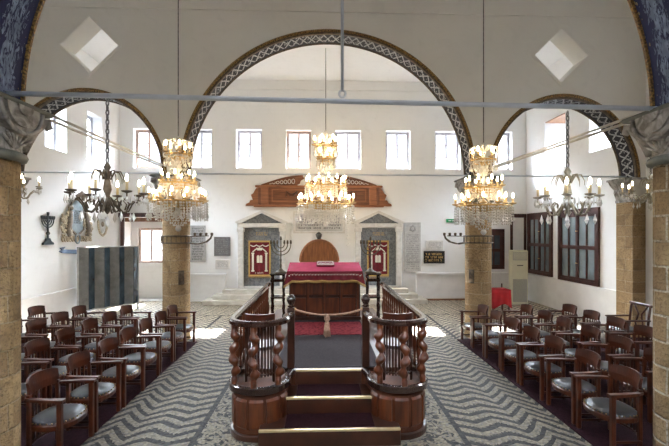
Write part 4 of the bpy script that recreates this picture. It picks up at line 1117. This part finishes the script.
for i in range(0, 97):
    p = Vector(edge_pt(i / 2, 1.0)); fb.cyl(p + Vector((0, -.004, .012)), p + Vector((0, -.004, -.042)), .009, n=5)
for s in (-1, 1):
    for i in range(36):
        y = TY0 - .04 + (TY1 - TY0 + .08) * i / 35; z = top_z(y) - .30
        fb.cyl((s * (hw + .034), y, z + .03), (s * (hw + .034), y, z - .035), .010, n=5)
fb.build('fringe', 'gold_thread', t)
eb = MB()
for i in range(2, 47, 2):
    p = Vector(edge_pt(i, .36)); eb.ball(p + Vector((0, -.004, 0)), .013, 6, 4)
    p = Vector(edge_pt(i + .9, .28)); eb.ball(p + Vector((0, -.004, 0)), .008, 6, 4)
eb.build('embroidery', 'silver_thread', t)
t = thing('scroll_cover', 'small dark red embroidered cover lying on the crimson tablecloth', 'cover', (TX + .02, 9.02, 0))
sl = (TZ1 - TZ0) / (TY1 - TY0); zc = top_z(9.02) + .004
mm = Matrix.Translation((0, 0, zc)) @ Matrix.Rotation(math.atan(sl), 4, 'X')
MB().cbox(-.20, .20, -.19, .19, 0, .035, .012, mm).build('cloth', 'crimson_dark', t)
eb = MB()
for i in range(9): eb.ball(mm @ Vector((-.13 + .26 * i / 8, -.04 + .025 * math.sin(i * 2), .036)), .018, 6, 4, .4)
eb.tube([mm @ Vector(p) for p in ((-.17, -.16, .036), (.17, -.16, .036), (.17, .16, .036), (-.17, .16, .036))], .007, 5, closed=True); eb.build('embroidery', 'silver_thread', t)

# two-tier stands and menorahs
def stand(label, loc):
    t = thing('tiered_stand', label, 'stand', loc, 0, 'two-tier stands beside the reading table')
    H = .98
    for x in (-.12, .12):
        for y in (-.12, .12):
            MB().lathe([(.022, 0), (.022, .10), (.014, .13), (.026, .24), (.014, .34), (.022, .40), (.022, .50), (.014, .54), (.024, .68), (.014, .82), (.022, .88), (.022, H - .04)], (x, y, 0), 8).build('leg', 'rail_wood', t)
    MB().cbox(-.165, .165, -.165, .165, H - .04, H, .01).build('top_shelf', 'rail_wood', t)
    MB().cbox(-.15, .15, -.15, .15, .445, .48, .01).build('lower_shelf', 'rail_wood', t)
    MB().cbox(-.15, .15, -.15, .15, .80, .86, .008).build('apron', 'rail_wood', t)
    return t
SX = 1.03; SY = 8.70
s0 = stand('dark two-tier stand left of the reading table, carrying a menorah', (BX - SX, SY, PZ + .002))
copy_thing(s0, 'dark two-tier stand right of the reading table, carrying a menorah', (BX + SX, SY, PZ + .002))
def menorah(label, loc, rz):
    t = thing('brass_menorah', label, 'menorah', loc, rz, 'brass menorahs on the stands')
    MB().lathe([(.13, 0), (.13, .02), (.09, .035), (.05, .07), (.025, .10)], n=16).build('base', 'old_brass', t)
    MB().lathe([(.020, .10), (.026, .16), (.016, .20), (.024, .28), (.014, .32), (.020, .40), (.014, .46), (.014, .70)], n=10).build('stem', 'old_brass', t)
    for r in (.075, .145, .215):
        MB().tube([(r * math.cos(PI + PI * i / 16), 0,   .62 + r * 1.1 * math.sin(PI + PI * i / 16)) for i in range(17)], .011, 7).build('branch', 'old_brass', t)
    for r in (-.215, -.145, -.075, 0, .075, .145, .215):
        MB().lathe([(.010, 0), (.024, .02), (.022, .05), (.014, .09)], (r, 0, .62 + (.08 if r == 0 else 0)), 8).build('candle_cup', 'old_brass', t)
    return t
m0 = menorah('seven-branched brass menorah standing on the left two-tier stand', (BX - SX + .06, SY, PZ + .984), .10)
copy_thing(m0, 'seven-branched brass menorah standing on the right two-tier stand', (BX + SX - .05, SY, PZ + .984), -.35)

# rope across the platform entrance
t = thing('barrier_rope', 'pale twisted rope with hanging tassel across the platform entrance', 'rope', (BX, 5.36, 0))
for s in (-1, 1):
    MB().tube([(s * (.45 - .45 * i / 12), 0, 1.42 - .075 * (1 - (1 - i / 12) ** 2)) for i in range(13)], .014, 7).build('cord', 'rope_cord', t)
MB().lathe([(.012, 0), (.035, -.03), (.042, -.07), (.022, -.10), (.03, -.12)], (-.02, -.01, 1.36), 10).build('knot', 'rope_cord', t)
tb = MB()
for i in range(22):
    a = 2 * PI * i / 22; r = .028 if i % 2 else .016
    tb.tube([(-.02 + r * math.cos(a) * .8, -.01 + r * math.sin(a) * .8, 1.25), (-.02 + r * 1.5 * math.cos(a), -.01 + r * 1.5 * math.sin(a), 1.06 + .012 * (i % 3))], .009, 5)
tb.build('tassel', 'rope_cord', t)

# ------------------------------------------------------------------ right rear: cloth-draped table and air conditioner
t = thing('side_table', 'small dark-legged table under a red cloth behind the right far column', 'table', (5.30, 12.25, 0))
MB().cbox(-.28, .28, -.26, .26, .68, .715, .008).build('table_top', 'dark_wood', t)
for x in (-.25, .25):
    MB().cbox(x - .02, x + .02, -.24, -.20, 0, .68, .004).build('leg', 'dark_wood', t)
    MB().cbox(x - .02, x + .02, .20, .24, 0, .68, .004).build('leg', 'dark_wood', t)
    MB().cbox(x * 1.16 - .018, x * 1.16 + .018, .335, .37, 0, .84, .005).build('back_post', 'dark_wood', t)
t = thing('red_cloth', 'bright red cloth hanging in folds over the small side table', 'tablecloth', (5.30, 12.25, 0))
mb = MB(); per = []
for x, y, n in ((-.29, -.27, 12), (.29, -.27, 11), (.29, .27, 12), (-.29, .27, 11)): per.append((x, y))
ring = []
for k in range(4):
    a, b = Vector(per[k]), Vector(per[(k + 1) % 4])
    for i in range(14): ring.append(a + (b - a) * i / 14)
N = len(ring); vs = []
for j in range(6):
    F = j / 5
    for i, p in enumerate(ring):
        w = 1 + F * (.07 + .055 * math.sin(i * 1.35)); drop = .50 + .07 * math.sin(i * .45 + 1)
        vs.append((p.x * w, p.y * w, .722 - drop * F - (0 if F else 0)))
mb.add(vs, [(j * N + i, j * N + (i + 1) % N, (j + 1) * N + (i + 1) % N, (j + 1) * N + i) for j in range(5) for i in range(N)] + [tuple(range(N))], True)
mb.build('cloth', 'bright_red', t)

t = thing('air_conditioner', 'tall cream floor-standing air conditioner in the far right corner', 'air conditioner', (6.60, 13.55, 0), -.12)
MB().cbox(-.27, .27, -.16, .16, 0.004, 1.86, .02).build('body', 'ac_cream', t)
MB().cbox(-.235, .235, -.172, -.161, .10, .88, .006).build('lower_grille', 'ac_grille', t)
MB().cbox(-.235, .235, -.172, -.161, .93, 1.42, .006).build('front_panel', 'ac_cream', t)
v = MB().cbox(-.235, .235, -.172, -.161, 1.52, 1.80, .006).build('top_vent', 'ac_grille', t)
for i in range(6): MB().box(-.22, .22, -.178, -.173, 1.555 + i * .04, 1.575 + i * .04).build('louvre', 'ac_cream', v)
MB().cbox(-.10, .10, -.180, -.173, 1.33, 1.36, .002).build('control_strip', 'ac_dark', t)

# ------------------------------------------------------------------ chandeliers
def chain(mb, x, y, z0, z1, step=.035, r=.008):
    n = max(2, int((z1 - z0) / step)); h = (z1 - z0) / n
    for i in range(n):
        zc = z0 + h * (i + .5); a = (i % 2) * PI / 2
        mb.tube([(x + .014 * math.cos(2 * PI * k / 8) * math.cos(a), y + .014 * math.cos(2 * PI * k / 8) * math.sin(a), zc + h * .64 * math.sin(2 * PI * k / 8)) for k in range(8)], r * .55, 5, closed=True)
def bulb(x, y, z, s, parent, mat='bulb'):
    return MB().lathe([(.006 * s, 0), (.013 * s, .012 * s), (.016 * s, .03 * s), (.011 * s, .055 * s), (.002 * s, .078 * s)], (x, y, z), 8).build('candle_bulb', mat, parent)

def crystal_chandelier(label, loc, S, tiers, top, total, ceil_z):
    """tiers: (z, radius, lamps, fringe length); all metres below given relative to loc (bottom centre)"""
    t = thing('crystal_chandelier', label, 'chandelier', loc, 0, 'crystal chandeliers')
    MB().cyl((0, 0, total), (0, 0, ceil_z), .010, n=6).build('hanging_rod', 'chain_metal', t)
    pr = []; z = tiers[0][0] - .22 * S
    k = 0
    while z < total:
        pr += [(.018 * S, z), (.05 * S if k % 2 else .075 * S, z + .05 * S), (.02 * S, z + .11 * S)]; z += .12 * S; k += 1
    MB().lathe(pr, n=12).build('stem', 'crystal', t)
    for z, R_, L_, fl_ in tiers:
        ring = MB(); ring.tube([(R_ * .97 * math.cos(2 * PI * i / 28), R_ * .97 * math.sin(2 * PI * i / 28), z) for i in range(28)], .012 * S, 6, closed=True)
        ring.build('ring', 'brass', t)
        if L_:
            for i in range(L_):
                a = 2 * PI * i / L_ + .13; c, s = math.cos(a), math.sin(a); r = R_ * (1.0 if i % 2 else .86)
                am = MB(); am.tube([(q * c, q * s, z + dz) for q, dz in ((.03 * S, .02 * S), (r * .35, -.06 * S), (r * .7, -.05 * S), (r, .03 * S))], .012 * S, 6); ao = am.build('arm', 'amber_glass', t)
                MB().lathe([(.012 * S, 0), (.055 * S, .015 * S), (.062 * S, .03 * S), (.02 * S, .035 * S), (.016 * S, .11 * S), (.01 * S, .115 * S)], (r * c, r * s, z + .02 * S), 10).build('drip_cup', 'amber_glass', ao)
                bulb(r * c, r * s, z + .13 * S, 1.15 * S, ao)
        cup = MB(); cup.lathe([(.03 * S, -.10 * S), (R_ * .34, -.055 * S), (R_ * .52, .0), (R_ * .55, .03 * S), (R_ * .5, .02 * S), (R_ * .2, -.04 * S)], (0, 0, z), 18); cup.build('bowl', 'amber_glass', t)
        fr = MB(); n = int(44 + 110 * R_ / S)
        for i in range(n):
            a = 2 * PI * i / n + random.uniform(-.03, .03); rr = R_ * random.choice((1.02, .99, .80, .60)); zz = z - .005
            kk = max(2, int(fl_ / (.045 * S)))
            for b in range(random.randint(max(1, kk - 2), kk)):
                fr.drop((rr * math.cos(a), rr * math.sin(a), zz - b * .045 * S), .014 * S, .043 * S)
        f_ = fr.build('bead_fringe', 'crystal', t); f_['kind'] = 'stuff'
        nd = 14
        for i in range(nd):
            a = 2 * PI * i / nd; db = MB(); db.drop((0, 0, 0), .026 * S, .11 * S); d = db.build('crystal_drop', 'crystal', t) if i == 0 else None
            if i == 0: pd = d
            else: d = pd.copy(); C.objects.link(d)
            d.location = (R_ * 1.03 * math.cos(a), R_ * 1.03 * math.sin(a), z - fl_ * .55)
    # crown of plumes
    zt, rt = top
    cr = MB()
    for i in range(10):
        a = 2 * PI * i / 10; c, s = math.cos(a), math.sin(a)
        cr.tube([(q * c, q * s, zt + dz) for q, dz in ((.02 * S, 0), (rt * .6, .08 * S), (rt, .05 * S), (rt * 1.05, -.01 * S))], [.012 * S, .016 * S, .012 * S, .006 * S], 6)
        for b in range(4): cr.drop((rt * 1.05 * c, rt * 1.05 * s, zt - .01 * S - b * .05 * S), .013 * S, .045 * S)
    cr.build('crown', 'crystal', t)
    # last pendant
    MB().ball((0, 0, .06 * S), .05 * S, 10, 6).build('pendant', 'crystal', t)
    for i in range(16):
        pass
    sw = MB()
    z_hi, r_hi = tiers[-1][0], tiers[-1][1]; z_lo, r_lo = tiers[0][0], tiers[0][1]
    for i in range(16):
        a = 2 * PI * i / 16; c, s = math.cos(a), math.sin(a)
        for b in range(12):
            f = b / 11; rr = r_hi * .55 * (1 - f) + r_lo * .62 * f - .12 * r_lo * math.sin(PI * f); zz = z_hi * (1 - f) + z_lo * f
            sw.drop((rr * c, rr * s, zz), .011 * S, .04 * S)
        for b in range(8):
            f = b / 7; rr = r_lo * .8 * (1 - f) + .03 * f; sw.drop((rr * c, rr * s, z_lo - (z_lo - .10 * S) * (f ** .6)), .011 * S, .038 * S)
    s_ = sw.build('bead_swags', 'crystal', t); s_['kind'] = 'stuff'
    return t
zl = 2.46
cc = crystal_chandelier('tiered crystal chandelier glowing in front of the left far column', (-2.57, 6.74, zl), 1.0,
    [(.50, .46, 12, .32), (.80, .30, 8, .18), (1.28, .21, 5, .13)], (1.44, .23), 1.58, ZC - zl)
copy_thing(cc, 'tiered crystal chandelier glowing in front of the right far column', (2.58, 6.74, zl - .06))
cc2 = crystal_chandelier('largest crystal chandelier, hanging over the ark in the middle of the hall', (-.05, 12.0, 2.62), 1.55,
    [(.66, .84, 16, .56), (1.22, .62, 12, .40), (2.02, .26, 5, .16), (2.40, .34, 6, .18)], (2.62, .28), 2.74, ZC - 2.62)

def arm_chandelier(label, loc, mat, up, drops=3, arms=8, RR=.40):
    t = thing('candle_chandelier', label, 'chandelier', loc, 0, 'curved-arm candle chandeliers')
    cb = MB(); chain(cb, 0, 0, .47, up, .045, .012); cb.build('chain', 'chain_metal', t)
    MB().lathe([(.004, -.05), (.02, -.03), (.035, 0), (.02, .03), (.05, .06), (.035, .10), (.022, .14), (.04, .20), (.03, .27), (.018, .33), (.045, .36), (.02, .39), (.035, .42), (.01, .47)], n=14).build('stem', mat, t)
    for i in range(arms):
        a = 2 * PI * i / arms + .2; c, s = math.cos(a), math.sin(a); R_ = RR; q_ = RR / .40
        ab = MB(); ab.tube([(q * q_ * c, q * q_ * s, z) for q, z in ((.03, .12), (.10, .04), (.17, -.03), (.23, -.02), (.27, .05), (.32, .10), (.37, .085), (.40, .11), (.40, .145))], [.011, .010, .010, .009, .008, .008, .008, .008, .008], 7)
        ab.tube([(q * c, q * s, z) for q, z in ((.18, .00), (.20, .06), (.16, .10), (.12, .08), (.13, .04))], [.009, .008, .007, .006, .004], 6)
        ao = ab.build('arm', mat, t)
        MB().lathe([(.006, 0), (.045, .012), (.05, .024), (.016, .03)], (R_ * c, R_ * s, .145), 12).build('drip_pan', mat, ao)
        MB().lathe([(.013, 0), (.013, .085), (.005, .09)], (R_ * c, R_ * s, .172), 8).build('candle_tube', 'candle_tube', ao)
        bulb(R_ * c, R_ * s, .258, .95, ao, 'bulb_small')
        for k in range(drops): b = a + (k - 1) * .11; q = R_ + .012 * (k - 1); MB().drop((q * math.cos(b), q * math.sin(b), .14), .014 + .005 * (k == 1), .09).build('crystal_drop', 'crystal', ao)
        MB().drop((.24 * c, .24 * s, -.02), .022, .11).build('crystal_drop', 'crystal', ao)
        lb = MB(); lb.tube([(q * c, q * s, z) for q, z in ((.03, .30), (.07, .38), (.12, .38), (.15, .32), (.15, .27))], [.007, .008, .007, .005, .002], 6); lb.build('leaf', mat, t)
    MB().drop((0, 0, -.05), .028, .13).build('pendant', 'crystal', t)
    return t
d0 = arm_chandelier('dark bronze eight-arm candle chandelier hanging left from the near tie rod', (-2.33, YN, 2.68), 'bronze', 3.815 - .05 - 2.68, 4, RR=.335)
arm_chandelier('pale antique eight-arm candle chandelier hanging right from the near tie rod', (2.365, YN, 2.66), 'antique', 3.757 - .05 - 2.66, 5, RR=.275)
arm_chandelier('candle chandelier half hidden behind the near left column', (-5.28, 6.74, 3.05), 'antique', ZC - 3.05)
arm_chandelier('candle chandelier half hidden behind the near right column', (5.52, 6.74, 3.0), 'antique', ZC - 3.0)

# ------------------------------------------------------------------ light, sky, camera
wd = bpy.data.worlds.new('Sky'); sc.world = wd; wd.use_nodes = True
bg = wd.node_tree.nodes['Background']; bg.inputs[0].default_value = (.88, .945, 1.0, 1)
nt = wd.node_tree; tc = nt.nodes.new('ShaderNodeTexCoord'); sx = nt.nodes.new('ShaderNodeSeparateXYZ'); mr = nt.nodes.new('ShaderNodeMapRange')
mr.interpolation_type = 'SMOOTHSTEP'; nt.links.new(tc.outputs['Generated'], sx.inputs[0]); nt.links.new(sx.outputs[2], mr.inputs[0])
mr.inputs[1].default_value = .27; mr.inputs[2].default_value = .55; mr.inputs[3].default_value = 1.35; mr.inputs[4].default_value = 105.0   # bright overhead, paler low sky
nt.links.new(mr.outputs[0], bg.inputs[1])
L = bpy.data.lights.new('Sun', 'SUN'); L.energy = 120; L.angle = math.radians(.6); L.color = (1, .96, .88)
o = bpy.data.objects.new('Sun', L); C.objects.link(o); el = math.radians(48)
o.rotation_euler = Vector((-.03, -math.cos(el), -math.sin(el))).to_track_quat('-Z', 'Y').to_euler()

cam = bpy.data.cameras.new('Camera'); cam.sensor_width = 36; cam.lens = 36 * 399.7 / 669; cam.shift_y = 10.3 / 669; cam.clip_start = .05
co = bpy.data.objects.new('Camera', cam); C.objects.link(co); co.location = (-.1985, 0, 2.4407); co.rotation_euler = (PI / 2, 0, -.0342); sc.camera = co

vs_ = sc.view_settings; vs_.view_transform = 'Standard'; vs_.look = 'None'; vs_.gamma = 1.0; vs_.use_curve_mapping = False; vs_.exposure = 1.22
sc.cycles.use_denoising = True; sc.cycles.max_bounces = 8; sc.cycles.diffuse_bounces = 5; sc.cycles.transmission_bounces = 4; sc.cycles.transparent_max_bounces = 8
sc.cycles.caustics_reflective = False; sc.cycles.caustics_refractive = False; sc.cycles.sample_clamp_indirect = 8.0
